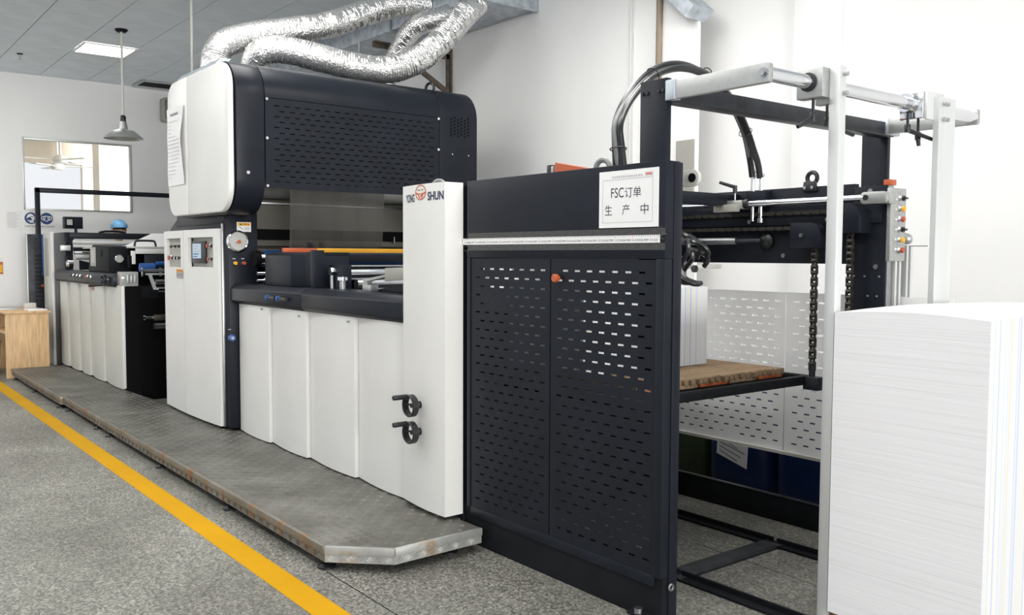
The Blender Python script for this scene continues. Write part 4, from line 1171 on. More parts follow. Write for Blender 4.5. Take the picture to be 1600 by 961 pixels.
# slotted white guards on the far side
MB().slotted(-4.05, -3.06, 0.37, 1.295, lambda u, v, w: (u, 4.42 + w, v), 0.003, pu=0.079, pv=0.0455, sl=0.036, sh=0.009, mu=0.05, mv=0.05).build('slotted_guard', 'guard_white', du, smooth=0)
MB().slotted(-3.055, -2.10, 0.37, 1.295, lambda u, v, w: (u, 4.42 + w, v), 0.003, pu=0.079, pv=0.0455, sl=0.036, sh=0.009, mu=0.05, mv=0.05).build('slotted_guard', 'guard_white', du, smooth=0)
bx('guard_edge', 'grey_white_paint', du, -4.05, -2.10, 4.405, 4.43, 0.355, 0.372, 0)
for xx in (-4.04, -2.12):
    bx('guard_leg', 'grey_white_paint', du, xx, xx + 0.03, 4.424, 4.45, 0.0, 0.37)
# lifting table
tb = MB().box(-2.795, -2.755, 2.86, 4.235, 0.815, 0.862).build('lift_bar', 'dark_paint_matt', du, bevel=0.003)
MB().box(-3.72, -2.795, 4.19, 4.235, 0.815, 0.862).build('lift_bar', 'dark_paint_matt', du, bevel=0.003)
MB().box(-3.72, -2.795, 2.86, 2.90, 0.815, 0.862).build('lift_bar', 'dark_paint_matt', du, bevel=0.003)
bx('lift_bar', 'dark_paint_matt', du, -3.40, -3.34, 2.90, 4.19, 0.82, 0.858)
bx('lift_bar', 'dark_paint_matt', du, -3.02, -2.96, 2.90, 4.19, 0.82, 0.858)
MB().cyl((-2.735, 4.20, 0.845), (-2.735, 4.20, 0.925), 0.017, None, 12).build('chain_anchor', 'dark_worn', du)
bx('anchor_block', 'dark_worn', du, -2.77, -2.68, 4.17, 4.235, 0.79, 0.86)
# floor rails
for yv, a, b_ in ((3.90, -3.60, -2.76), (3.90, -2.735, -1.95), (3.14, -3.60, -2.74), (3.14, -2.72, -1.95)):
    MB().prism([(yv - 0.03, 0), (yv + 0.03, 0), (yv + 0.03, 0.035), (yv + 0.018, 0.035), (yv + 0.018, 0.012), (yv - 0.03, 0.012)], 'x', a, b_).build('floor_rail', 'dark_paint_matt', du)
MB().prism([(-2.80, 0), (-2.69, 0), (-2.69, 0.010), (-2.70, 0.022), (-2.79, 0.022), (-2.80, 0.010)], 'y', 3.18, 3.86).build('floor_rail', 'dark_worn', du)
for yv in (3.14, 3.90):
    bx('rail_end', 'dark_worn', du, -2.80, -2.69, yv - 0.03, yv + 0.035, 0, 0.016)
# control strip and its uprights
cs = MB().box(-2.374, -2.352, 4.262, 4.41, 1.478, 1.846).build('control_strip', 'cast_aluminium', du, bevel=0.003)
for z, m_, sel in ((1.795, 'black_plastic', True), (1.742, 'amber_cap', False), (1.690, 'red_cap', False), (1.638, 'black_plastic', True), (1.586, 'amber_cap', False), (1.534, 'red_cap', False)):
    button(cs, (-2.352, 4.345, z), PX, m_, 0.014, sel)
    MB().box(-2.3518, -2.3514, 4.325, 4.352, z + 0.024, z + 0.027).build('button_label', 'ink_grey', cs, smooth=0)
bx('orange_tab', 'orange_enamel', du, -2.40, -2.36, 4.27, 4.325, 1.86, 1.888)
for y0, zt in ((4.335, 1.478), (4.445, 1.56)):
    MB().prism([(-2.40, y0), (-2.36, y0), (-2.36, y0 + 0.018), (-2.375, y0 + 0.018), (-2.375, y0 + 0.040), (-2.36, y0 + 0.040), (-2.36, y0 + 0.058), (-2.40, y0 + 0.058)], 'z', 0.0, zt).build('profile_upright', 'aluminium', du)
    bx('profile_groove', 'grey_plastic', du, -2.379, -2.374, y0 + 0.018, y0 + 0.04, 0.0, zt, 0)
MB().lathe([(0.004, 0.0), (0.020, 0.004), (0.028, 0.014), (0.031, 0.028), (0.028, 0.042), (0.018, 0.053), (0.004, 0.058)], (-2.38, 4.475, 1.565), (0, 0, 1), 20).build('ball_knob', 'cast_aluminium', du)
cy('ball_pin', 'steel', du, (-2.37, 4.475, 1.557), (-2.30, 4.54, 1.557), 0.003, n=6)
# black cable loops and a white sensor behind the panel edge
for (a, b_, c, r) in ((-2.80, 3.30, 1.47, 0.11), (-2.82, 3.34, 1.45, 0.085), (-2.84, 3.28, 1.49, 0.125)):
    pts = [(a + 0.03 * math.sin(3 * k), b_ + r * 0.75 * math.cos(k), c + r * math.sin(k) * 0.95) for k in [2 * PI * i / 14 for i in range(12)]]
    MB().tube(catmull(pts, 0.02), 0.012, 8).build('cable_loop', 'rubber', du)
bx('cable_bracket', 'steel', du, -2.86, -2.83, 3.20, 3.29, 1.37, 1.50)
bx('cable_bracket', 'cast_aluminium', du, -2.90, -2.86, 2.76, 3.30, 1.56, 1.59)
bx('stop_bar', 'grey_white_paint', du, -3.30, -3.27, 3.80, 4.10, 1.43, 1.452)
MB().lathe([(0.010, 0), (0.020, 0.004), (0.020, 0.022), (0.010, 0.026)], (-3.26, 3.84, 1.43), (1, 0, 0), 14).build('stop_knob', 'black_plastic', du)

# black air hoses looping over the gantry
hb = empty('hose_bundle', (-2.80, 2.80, 1.88), 'bundle of black air hoses arching over the delivery frame', 'hoses')
base = [(-2.795, 2.80, 1.84), (-2.81, 2.80, 1.98), (-2.83, 2.82, 2.09), (-2.88, 2.95, 2.225), (-2.94, 3.15, 2.36), (-2.95, 3.35, 2.43), (-3.0, 3.6, 2.43), (-3.08, 3.9, 2.345), (-3.125, 4.1, 2.20), (-3.14, 4.20, 2.05), (-3.14, 4.235, 1.95)]
for k, (ox, oz, r, m_) in enumerate(((-0.022, 0.0, 0.018, 'rubber'), (0.008, -0.008, 0.018, 'rubber'), (0.030, 0.004, 0.013, 'rubber'), (-0.006, 0.016, 0.012, 'grey_hose'))):
    pts = []
    for i, p in enumerate(base):
        e_ = i / (len(base) - 1)
        f = 1.0 if e_ < 0.8 else 0.9
        arch = math.sin(PI * e_)
        pts.append((p[0] + (ox * 0.85 if i < 9 else (-0.027, 0.029, 0.031, -0.024)[k]), p[1] + 0.01 * math.sin(k + i), p[2] + oz * 1.2 - 0.012 * k * arch))
    MB().tube(catmull(pts, 0.03), r, 10).build('hose', m_, hb)
for i in (1, 4, 6, 8):
    p = Vector(base[i]); d = (Vector(base[i + 1]) - Vector(base[i - 1])).normalized()
    MB().torus(p + Vector((0.003, 0, -0.014)), d, 0.036, 0.003, 18, 6).build('cable_tie', 'black_plastic', hb)

# ------------------------------------------------------------------ sign, ruler tape on the dark panel
sg = tag(MB().box(-2.778, -2.440, YF - 0.004, YF - 0.001, 1.617, 1.853).build('paper_sign', 'paper'), 'white paper sign reading FSC on the dark slotted panel', 'sign')
Y1 = YF - 0.0046
def on_panel(x0, z0):
    return lambda u, v: (x0 + u, Y1, z0 + v)
for (a, b_, c, d) in ((-2.757, -2.470, 1.8155, 1.8175), (-2.757, -2.470, 1.6375, 1.6395), (-2.757, -2.755, 1.6395, 1.8155), (-2.472, -2.470, 1.6395, 1.8155)):
    MB().box(a, b_, Y1, Y1 + 0.0003, c, d).build('border_line', 'ink_pale', sg, smooth=0)
text('lettering', 'FSC', 0.058, on_panel(-2.706, 1.742), 'ink_black', sg, width=0.074)
text('lettering', '订单', 0.047, on_panel(-2.626, 1.743), 'ink_black', sg, width=0.092)
for ch, xx in (('生', -2.742), ('产', -2.640), ('中', -2.535)):
    text('lettering', ch, 0.048, on_panel(xx, 1.672), 'ink_black', sg, width=0.042)
xx = -2.700
while xx < -2.525:
    w_ = random.uniform(0.006, 0.009)
    MB().box(xx, xx + w_, Y1, Y1 + 0.0003, 1.8225, 1.8315).build('printed_character', 'ink_pale', sg, smooth=0)
    xx += 0.0125
MB().grid([-2.512, -2.510, -2.472, -2.470], [1.8215, 1.823, 1.8375, 1.839], lambda i, j: not (i == 1 and j == 1), lambda u, v, w: (u, Y1 + w, v), 0.0003).build('stamp_box', 'ink_pale', sg, smooth=0)
for k in range(3):
    MB().box(-2.508 + k * 0.0115, -2.499 + k * 0.0115, Y1, Y1 + 0.0003, 1.826, 1.8345).build('stamp_print', 'ink_red', sg, smooth=0)
rt = empty('ruler_tape', (-3.1, YF, 1.55), 'white printed ruler strip taped across the dark panel', 'ruler')
MB().box(-3.79, -2.432, YF - 0.003, YF - 0.0005, 1.553, 1.585).build('ruler_strip', 'paper', rt, smooth=0)
MB().box(-3.742, -2.405, YF - 0.0012, YF - 0.0002, 1.524, 1.552).build('tape_edge', 'tape_dirty', rt, smooth=0)
MB().box(-3.742, -2.405, YF - 0.0012, YF - 0.0002, 1.586, 1.612).build('tape_edge', 'tape_dirty', rt, smooth=0)
def wrinkle(x0, z0, s):
    mb = MB()
    for k in range(5):
        c = Vector((x0 + random.uniform(0, .05), YF - 0.006, z0 + random.uniform(-.03, .03)))
        d = Vector((random.uniform(.02, .05), 0, random.uniform(-.02, .02)))
        mb.tube([c, c + d * .5 + Vector((0, -.004, 0)), c + d], 0.0016, 5)
    mb.build('tape_wrinkle', 'clear_tape', rt)
wrinkle(-3.79, 1.57, 1); wrinkle(-3.79, 1.55, 1); wrinkle(-2.46, 1.58, 1)
tk = MB(); tr_ = MB()
x = -3.78; k = 0
while x < -2.437:
    h = 0.012 if k % 10 == 0 else (0.009 if k % 5 == 0 else 0.006)
    (tr_ if k % 10 == 0 else tk).box(x, x + 0.0016, YF - 0.0036, YF - 0.0031, 1.585 - h, 1.585)
    x += 0.01; k += 1
tk.build('ruler_ticks', 'ink_black', rt, smooth=0); tr_.build('ruler_ticks', 'ink_red', rt, smooth=0)
for k in range(14):
    x0 = -3.78 + k * 0.1
    n_ = 9 if k < 13 else 3
    text('ruler_digits', ''.join(str(i) for i in range(1, n_ + 1)), 0.013, lambda u, v, x0=x0: (x0 + 0.008 + u, YF - 0.0033, 1.560 + v), 'ink_black', rt, width=0.0085 * n_ + 0.004 if n_ == 9 else 0.03)
    if k:
        text('ruler_digits', str(k * 10), 0.013, lambda u, v, x0=x0: (x0 - 0.006 + u, YF - 0.0033, 1.560 + v), 'ink_red', rt, width=0.012)

# ================================================================== PAPER PILES
def pile(x0, x1, y0, y1, z0, z1, layers, seed, sag, name, label):
    rnd = random.Random(seed)
    nx, ny = 8, 10
    per = [(i / nx, 0) for i in range(nx)] + [(1, j / ny) for j in range(ny)] + [(1 - i / nx, 1) for i in range(nx)] + [(0, 1 - j / ny) for j in range(ny)]
    n = len(per)
    mb = MB(); V, Fc = [], []
    def shape(u, v, f):
        return sag * math.sin(PI * u) * f * 0.8 + sag * 0.7 * math.sin(PI * v) * f
    for k in range(layers):
        o_ = rnd.uniform(-0.00015, 0.00015); p_ = rnd.uniform(-0.00015, 0.00015)
        for h in (k / layers, (k + 0.99) / layers):
            for u, v in per:
                f = h ** 1.5
                V.append((x0 + (x1 - x0) * u + o_, y0 + (y1 - y0) * v + p_, z0 + (z1 - z0) * h + shape(u, v, f)))
    R = layers * 2
    for r in range(R - 1):
        for k in range(n):
            Fc.append((r * n + k, r * n + (k + 1) % n, (r + 1) * n + (k + 1) % n, (r + 1) * n + k))
    Fc.append(tuple(range(n))[::-1])
    mb.add(V, Fc)
    g0 = len(mb.v)
    T = [(x0 + (x1 - x0) * i / nx + o_, y0 + (y1 - y0) * j / ny + p_, z0 + (z1 - z0) * (layers - 0.01) / layers + shape(i / nx, j / ny, ((layers - 0.01) / layers) ** 1.5)) for j in range(ny + 1) for i in range(nx + 1)]
    mb.add(T, [(j * (nx + 1) + i, j * (nx + 1) + i + 1, (j + 1) * (nx + 1) + i + 1, (j + 1) * (nx + 1) + i) for j in range(ny) for i in range(nx)])
    return tag(mb.build(name, 'pile_edges', smooth=0), label, 'paper stack')
pile(-1.907, -1.333, 3.07, 4.22, 0.125, 1.288, 110, 3, 0.018, 'paper_stack', 'tall stack of white printed sheets at the right edge, nearest')
pile(-3.74, -3.15, 2.92, 3.835, 0.915, 1.335, 44, 5, 0.0, 'paper_stack', 'smaller stack of sheets on the slatted pallet inside the frame')

# pallets
def pallet(x0, x1, y0, y1, z0, z1, along, n, label, blocks):
    t = empty('slat_pallet', ((x0 + x1) / 2, (y0 + y1) / 2, z0), label, 'pallet')
    w = (y1 - y0) / n
    s0 = None
    for k in range(n):
        a = y0 + k * w
        if s0 is None:
            s0 = MB().prism([(a + 0.004, z1 - 0.030), (a + w * 0.72, z1 - 0.030), (a + w * 0.72, z1 - 0.006), (a + w * 0.60, z1), (a + w * 0.22, z1), (a + 0.004, z1 - 0.006)], 'x', x0, x1).build('slat', 'slat_wood', t)
        else:
            c = dup(s0, (random.uniform(-0.008, 0.008), k * w, random.uniform(-0.002, 0.002)), t)
    for k in range(blocks):
        a = y0 + (y1 - y0) * k / blocks
        MB().box(x0 + 0.01, x1 - 0.012, a + 0.006, a + (y1 - y0) / blocks - 0.012, z0, z1 - 0.031).build('block', 'pallet_red' if k % 2 == 0 else 'pallet_wood', t, bevel=0.006)
    return t
pallet(-3.76, -2.80, 2.92, 4.06, 0.863, 0.913, 'x', 24, 'worn slatted wooden pallet on the lifting table', 5)
pallet(-1.90, -1.34, 3.09, 4.20, 0.0, 0.122, 'x', 14, 'wooden pallet under the nearest tall paper stack', 5)

# ------------------------------------------------------------------ blue drums and green can behind the guard
def drum(xc, yc, r, h, label, lbl=False):
    t = empty('blue_drum', (xc, yc, 0), label, 'drum', 'blue plastic drums')
    pts = rrect(xc - r, xc + r, yc - r * 0.85, yc + r * 0.85, r * 0.45, 6)
    n = len(pts)
    prof = [(0.90, 0), (0.97, 0.03), (1.0, 0.09), (1.0, h - 0.14), (0.96, h - 0.07), (0.80, h)]
    V, Fc = [], []
    for s, z in prof:
        V += [(xc + (p[0] - xc) * s, yc + (p[1] - yc) * s, z) for p in pts]
    for i in range(len(prof) - 1):
        Fc += [(i * n + k, i * n + (k + 1) % n, (i + 1) * n + (k + 1) % n, (i + 1) * n + k) for k in range(n)]
    Fc += [tuple(range(n))[::-1], tuple(range((len(prof) - 1) * n, len(prof) * n))]
    MB().add(V, Fc).build('drum_body', 'blue_plastic', t, smooth=50)
    cy('drum_lid', 'blue_plastic', t, (xc, yc, h), (xc, yc, h + 0.035), 0.06)
    return t
d1 = drum(-3.56, 4.84, 0.25, 0.68, 'blue plastic drum with a white label behind the far sill')
drum(-2.98, 4.80, 0.27, 0.68, 'plain blue plastic drum to the right of the labelled drum')
lb = MB().add([(-3.70, 4.622, 0.22), (-3.46, 4.622, 0.155), (-3.45, 4.622, 0.345), (-3.69, 4.622, 0.42)], [(0, 1, 2, 3)]).build('drum_label', 'paper', d1, smooth=0)
for k in range(6):
    z = 0.385 - k * 0.027
    MB().add([(-3.675, 4.620, z), (-3.475 - 0.03 * (k % 3), 4.620, z - 0.052), (-3.475 - 0.03 * (k % 3), 4.620, z - 0.060), (-3.675, 4.620, z - 0.008)], [(0, 1, 2, 3)]).build('text_line', 'ink_grey', lb, smooth=0)
gc = empty('green_canister', (-4.0, 4.80, 0), 'dark green canister left of the blue drums', 'canister')
MB().prism(rrect(-4.16, -3.84, 4.66, 4.95, 0.04), 'z', 0.0, 0.52).build('canister_body', 'green_plastic', gc, bevel=0.01)
cy('canister_cap', 'black_plastic', gc, (-4.08, 4.80, 0.52), (-4.08, 4.80, 0.56), 0.03)

# ================================================================== FEEDER UNIT
fu = empty('feeder_unit', (-10.9, 3.3, 0), 'far feeder unit with bowed covers, rollers and small monitor', 'machine')
MB().box(-12.36, -9.5, 2.52, 4.25, 0.0, 1.16).build('body', 'dark_paint_matt', fu)
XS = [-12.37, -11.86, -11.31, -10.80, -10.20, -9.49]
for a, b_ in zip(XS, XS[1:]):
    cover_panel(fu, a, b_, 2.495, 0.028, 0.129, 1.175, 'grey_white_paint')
MB().prism([(2.425, 1.185), (2.425, 1.265), (2.46, 1.297), (2.62, 1.297), (2.62, 1.16), (2.45, 1.16)], 'x', -12.33, -9.62).build('front_rail', 'dark_paint', fu, bevel=0.004)
MB().box(-9.5, -9.46, 2.50, 2.66, 0.10, 1.17).build('end_post', 'black', fu)
MB().box(-9.52, -9.47, 2.66, 4.25, 0.0, 1.05).build('end_wall', 'black', fu)
bx('cover_edge', 'white_paint', fu, -9.49, -9.465, 2.475, 2.50, 0.14, 1.175)
for xx, m_, sel in ((-11.30, 'black_plastic', True), (-11.12, 'black_plastic', True), (-10.97, 'black_plastic', True), (-10.62, 'red_cap', False), (-10.48, 'black_plastic', True)):
    button(fu, (xx, 2.425, 1.245), NY, m_, 0.017, sel)
st = MB().box(-10.60, -10.54, 2.455, 2.456, 1.10, 1.15).build('orange_sticker', 'orange_print', fu, smooth=0)
hwf = MB().lathe([(0.05, 0), (0.06, 0.01), (0.06, 0.03), (0.045, 0.035), (0.04, 0.005)], (-9.78, 2.40, 1.235), (0, -1, 0), 20, ring=True).build('handwheel', 'black_plastic', fu)
cy('crank_handle', 'black_plastic', hwf, (-9.85, 2.38, 1.18), (-9.95, 2.28, 1.17), 0.014)
cy('handwheel_shaft', 'steel', hwf, (-9.78, 2.425, 1.235), (-9.78, 2.38, 1.235), 0.014)
# monitor housing with sloping screen side, gauge
mo = MB().prism([(-10.92, 1.297), (-10.05, 1.297), (-10.05, 1.575), (-10.72, 1.60), (-10.86, 1.53)], 'y', 2.50, 2.72).build('monitor_housing', 'dark_paint_matt', fu, bevel=0.012)
MB().box(-10.80, -10.58, 2.494, 2.501, 1.36, 1.57).build('screen_bezel', 'recess_grey', mo, bevel=0.003)
MB().box(-10.77, -10.61, 2.492, 2.4945, 1.40, 1.54).build('screen', 'dial', mo, smooth=0)
bx('handle_slot', 'black', mo, -10.38, -10.30, 2.496, 2.501, 1.47, 1.54)
gz = MB().lathe([(0.045, 0), (0.045, 0.03), (0.040, 0.034), (0.036, 0.026)], (-10.05, 2.60, 1.445), PX, 24).build('pressure_gauge', 'chrome', fu)
cy('dial', 'dial', gz, (-10.03, 2.60, 1.445), (-10.022, 2.60, 1.445), 0.036)
bx('inner_plate', 'dark_paint_matt', fu, -11.5, -11.46, 2.78, 4.2, 1.16, 1.555, 0)
# frame posts and top beam
MB().box(-12.70, -12.10, 2.50, 2.56, 0.05, 1.762).build('frame_post', 'dark_paint', fu, bevel=0.004)
MB().box(-12.70, -12.10, 4.20, 4.26, 0.0, 1.762).build('frame_post', 'dark_paint', fu, bevel=0.004)
MB().box(-12.20, -12.10, 2.56, 4.20, 1.685, 1.762).build('top_beam', 'dark_paint', fu, bevel=0.004)
MB().prism([(2.56, 1.685), (2.62, 1.685), (2.60, 1.66), (2.60, 1.30), (2.56, 1.30)], 'x', -12.16, -12.12).build('inner_bracket', 'dark_paint', fu)
for (xx, zv, r, m_) in ((-12.02, 1.64, 0.022, 'aluminium'), (-12.0, 1.585, 0.016, 'aluminium'), (-12.0, 1.555, 0.025, 'dark_paint'), (-11.95, 1.505, 0.018, 'chrome'), (-11.9, 1.455, 0.030, 'aluminium')):
    cy('roller', m_, fu, (xx, 2.58, zv), (xx, 4.2, zv), r, n=20)
MB().box(-12.10, -12.04, 2.45, 2.56, 1.535, 1.60).build('roller_clamp', 'aluminium', fu, bevel=0.005)
for zv in (1.50, 1.635):
    cy('clamp_screw', 'black_plastic', fu, (-12.07, 2.50, zv - 0.02), (-12.07, 2.50, zv + 0.02), 0.02)
MB().lathe([(0.05, 0), (0.05, 0.05), (0.03, 0.07)], (-11.96, 2.56, 1.375), (0, -1, 0), 18).build('clamp_nut', 'chrome', fu)
MB().prism([(2.62, 1.42), (3.0, 1.32), (3.0, 1.30), (2.62, 1.30)], 'x', -11.9, -11.88).build('brace_plate', 'dark_paint', fu)
cy('pillar', 'steel', fu, (-11.0, 2.66, 1.16), (-11.0, 2.66, 1.42), 0.012)
# sloping feed table with paper sheet, handle
MB().add([(-12.0, 2.68, 1.56), (-9.7, 2.68, 1.56), (-9.7, 4.2, 1.56), (-12.0, 4.2, 1.56), (-12.0, 2.68, 1.575), (-9.7, 2.68, 1.575), (-9.7, 4.2, 1.575), (-12.0, 4.2, 1.575)],
         [(0, 3, 2, 1), (4, 5, 6, 7), (0, 1, 5, 4), (1, 2, 6, 5), (2, 3, 7, 6), (3, 0, 4, 7)]).build('feed_table', 'grey_white_paint', fu)
MB().add([(-10.62, 2.79, 1.577), (-10.0, 4.15, 1.577), (-10.35, 4.15, 1.735), (-10.72, 3.14, 1.735)], [(0, 1, 2, 3)]).build('paper_web', 'paper', fu, smooth=0)
MB().prism([(2.68, 1.50), (4.2, 1.50), (4.2, 1.555), (2.68, 1.555)], 'x', -9.72, -9.69).build('table_edge', 'white_paint', fu, bevel=0.003)
hd = MB().tube(catmull([(-10.4, 2.86, 1.58), (-10.4, 2.87, 1.635), (-10.4, 2.90, 1.645), (-10.4, 3.05, 1.645), (-10.4, 3.08, 1.63), (-10.4, 3.09, 1.58)], 0.02), 0.012, 8).build('handle', 'black_plastic', fu)
bx('cross_plate', 'dark_paint', fu, -9.66, -9.62, 2.75, 4.2, 1.32, 1.49)
bx('white_upright', 'white_paint', fu, -9.60, -9.55, 2.60, 2.635, 1.395, 1.53)
bx('black_upright', 'black', fu, -9.60, -9.56, 2.57, 2.60, 1.36, 1.48)
cy('blue_motor', 'blue_cap', fu, (-9.5, 2.66, 1.36), (-9.5, 2.80, 1.36), 0.045)
cy('blue_motor', 'blue_cap', fu, (-9.5, 2.82, 1.40), (-9.5, 2.95, 1.40), 0.022)
for yv in (2.66, 2.84, 2.92):
    bx('motor_bracket', 'steel', fu, -9.47, -9.44, yv, yv + 0.02, 1.27, 1.36)
cy('mid_shaft', 'steel', fu, (-9.45, 2.66, 1.33), (-9.45, 4.2, 1.33), 0.016)
ac = MB().box(-9.62, -9.47, 2.47, 2.635, 1.172, 1.318).build('acrylic_block', 'acrylic', fu, bevel=0.006)
for k in range(4):
    bx('block_valve', 'cast_aluminium' if k else 'orange_enamel', ac, -9.475 if k else -9.60, -9.462 if k else -9.55, 2.49 + k * 0.035, 2.51 + k * 0.035, 1.20, 1.29)
# bright swing frame and lower rollers towards the tower
MB().box(-9.47, -9.42, 2.70, 3.6, 1.285, 1.302).build('swing_frame_bar', 'aluminium', fu)
MB().prism([(2.72, 1.29), (2.75, 1.29), (2.80, 1.135), (2.77, 1.135)], 'x', -9.44, -9.41).build('swing_frame_side', 'aluminium', fu)
cy('swing_roller', 'chrome', fu, (-9.40, 2.80, 1.135), (-9.40, 4.1, 1.135), 0.032)
cy('swing_roller', 'steel', fu, (-9.40, 2.78, 1.215), (-9.40, 4.1, 1.215), 0.026)
cy('bottom_roller', 'steel', fu, (-9.40, 2.76, 0.765), (-9.40, 4.1, 0.765), 0.034)
bx('bottom_bar', 'inner_plate', fu, -9.43, -9.38, 2.76, 4.1, 0.82, 0.88)
MB().lathe([(0.03, 0), (0.03, 0.02), (0.016, 0.03), (0.016, 0.10)], (-9.43, 2.66, 0.85), (0, 1, 0), 14).build('bar_end', 'chrome', fu)
cy('floor_bolt', 'steel', fu, (-9.47, 2.90, 0.22), (-9.462, 2.90, 0.22), 0.008, n=8)
# white end panel, dark ribbed guard and tall tube frame at the far end
bx('end_panel', 'grey_white_paint', fu, -13.35, -12.80, 2.50, 2.53, 0.05, 1.772)
bx('end_panel_edge', 'white_paint', fu, -12.80, -12.74, 2.48, 2.55, 0.05, 1.775)
bx('panel_slot', 'recess_grey', fu, -13.22, -13.05, 2.494, 2.50, 1.20, 1.70)
gd = MB().box(-13.62, -13.58, 2.345, 2.545, 0.3, 1.76).build('ribbed_guard', 'dark_worn', fu, bevel=0.004)
for k in range(12):
    bx('rib', 'dark_paint', gd, -13.58, -13.574, 2.43, 2.53, 0.85 + k * 0.055, 0.875 + k * 0.055, 0)
bx('guard_edge', 'cast_aluminium', fu, -13.63, -13.57, 2.335, 2.352, 0.3, 1.765)
bx('blue_strip', 'blue_cap', fu, -13.55, -13.50, 2.515, 2.535, 1.20, 1.76)
bx('guard_foot', 'dark_paint', fu, -13.66, -13.54, 2.35, 2.50, 0.0, 0.3)
cy('red_lamp', 'red_cap', fu, (-13.57, 2.52, 1.06), (-13.55, 2.52, 1.06), 0.018)
MB().box(-13.665, -13.605, 2.465, 2.525, 0.0, 2.395).build('tube_upright', 'dark_paint', fu, bevel=0.004)
MB().box(-13.665, -13.605, 2.465, 4.6, 2.33, 2.395).build('tube_crossbar', 'dark_paint', fu, bevel=0.004)
MB().box(-13.65, -13.61, 4.56, 4.6, 0.0, 2.345).build('tube_upright', 'dark_paint', fu, bevel=0.004)
# little display box on its stalk
cy('stalk', 'dark_paint', fu, (-12.4, 2.70, 1.74), (-12.4, 2.70, 1.82), 0.018)
bx('display_box', 'dark_paint', fu, -12.47, -12.37, 2.56, 2.78, 1.815, 1.965, 0.006)
bx('display_bezel', 'black', fu, -12.37, -12.362, 2.575, 2.675, 1.835, 1.945)
MB().box(-12.362, -12.3605, 2.59, 2.655, 1.86, 1.93).build('display', 'dial', fu, smooth=0)
MB().tube(catmull([(-12.3, 2.95, 1.765), (-12.3, 3.02, 1.785), (-12.3, 3.2, 1.785), (-12.3, 3.28, 1.765)], 0.03), 0.014, 8).build('grab_rail', 'dark_paint', fu)

# ------------------------------------------------------------------ operator behind the feeder
pe = bpy.data.meshes.new('person')
bx0, by0, bz0 = -13.05, 3.385, 0.22
J = {'pel': (0, 0, .90), 'sp': (0, 0, 1.10), 'ch': (0, 0, 1.30), 'nk': (0, 0, 1.44), 'nk2': (.01, 0, 1.50), 'hd0': (.02, 0, 1.56), 'hd': (.025, 0, 1.62), 'hd2': (.015, 0, 1.67),
     'shL': (0, -.17, 1.38), 'elL': (.05, -.24, 1.10), 'wrL': (.22, -.20, .98), 'shR': (0, .17, 1.38), 'elR': (.05, .24, 1.10), 'wrR': (.22, .20, .98),
     'hpL': (0, -.09, .86), 'knL': (.02, -.10, .48), 'anL': (0, -.11, .08), 'toL': (.14, -.12, .035), 'hpR': (0, .09, .86), 'knR': (.02, .10, .48), 'anR': (0, .11, .08), 'toR': (.14, .12, .035)}
RAD = {'pel': .13, 'sp': .12, 'ch': .14, 'nk': .055, 'nk2': .05, 'hd0': .075, 'hd': .085, 'hd2': .08, 'shL': .062, 'elL': .042, 'wrL': .028, 'shR': .062, 'elR': .042, 'wrR': .028,
       'hpL': .085, 'knL': .058, 'anL': .04, 'toL': .035, 'hpR': .085, 'knR': .058, 'anR': .04, 'toR': .035}
ED = [('pel', 'sp'), ('sp', 'ch'), ('ch', 'nk'), ('nk', 'nk2'), ('nk2', 'hd0'), ('hd0', 'hd'), ('hd', 'hd2'), ('ch', 'shL'), ('shL', 'elL'), ('elL', 'wrL'), ('ch', 'shR'), ('shR', 'elR'), ('elR', 'wrR'),
      ('pel', 'hpL'), ('hpL', 'knL'), ('knL', 'anL'), ('anL', 'toL'), ('pel', 'hpR'), ('hpR', 'knR'), ('knR', 'anR'), ('anR', 'toR')]
for S in ('L', 'R'):
    w = Vector(J['wr' + S]); sy = -1 if S == 'L' else 1
    J['pa' + S] = tuple(w + Vector((.07, 0, -.01))); RAD['pa' + S] = .022; ED.append(('wr' + S, 'pa' + S))
    for k, (oy, ln) in enumerate(((-.028, .055), (-.010, .065), (.010, .062), (.027, .05))):
        a_, b_ = f'f{S}{k}a', f'f{S}{k}b'
        J[a_] = tuple(w + Vector((.09, oy, -.015))); J[b_] = tuple(w + Vector((.09 + ln, oy * 1.2, -.04)))
        RAD[a_] = .009; RAD[b_] = .0075
        ED += [('pa' + S, a_), (a_, b_)]
    J['th' + S] = tuple(w + Vector((.07, -sy * .05, -.015))); RAD['th' + S] = .0095; ED.append(('wr' + S, 'th' + S))
names = list(J)
pe.from_pydata([J[n] for n in names], [(names.index(a), names.index(b_)) for a, b_ in ED], [])
po = bpy.data.objects.new('person', pe); col.objects.link(po)
po.location = (bx0, by0, bz0); WLOC[po.name] = Vector((bx0, by0, bz0))
sk = po.modifiers.new('skin', 'SKIN')
for i, n in enumerate(names):
    v = pe.skin_vertices[0].data[i]
    v.radius = (RAD[n], RAD[n]); v.use_root = (n == 'pel')
ss = po.modifiers.new('sub', 'SUBSURF'); ss.levels = 2; ss.render_levels = 2
pe.materials.append(MATS['skin'])
tag(po, 'person in a light blue cap standing behind the feeder', 'person')
hc = Vector((bx0 + 0.02, by0, bz0 + 1.63))
def ell(c, r, n=20, m=12, a0=-PI / 2, a1=PI / 2):
    V, Fc = [], []
    for i in range(m + 1):
        t_ = a0 + (a1 - a0) * i / m
        for k in range(n):
            a = 2 * PI * k / n
            V.append((c[0] + r[0] * math.cos(t_) * math.cos(a), c[1] + r[1] * math.cos(t_) * math.sin(a), c[2] + r[2] * math.sin(t_)))
    for i in range(m):
        for k in range(n):
            Fc.append((i * n + k, i * n + (k + 1) % n, (i + 1) * n + (k + 1) % n, (i + 1) * n + k))
    return MB().add(V, Fc)
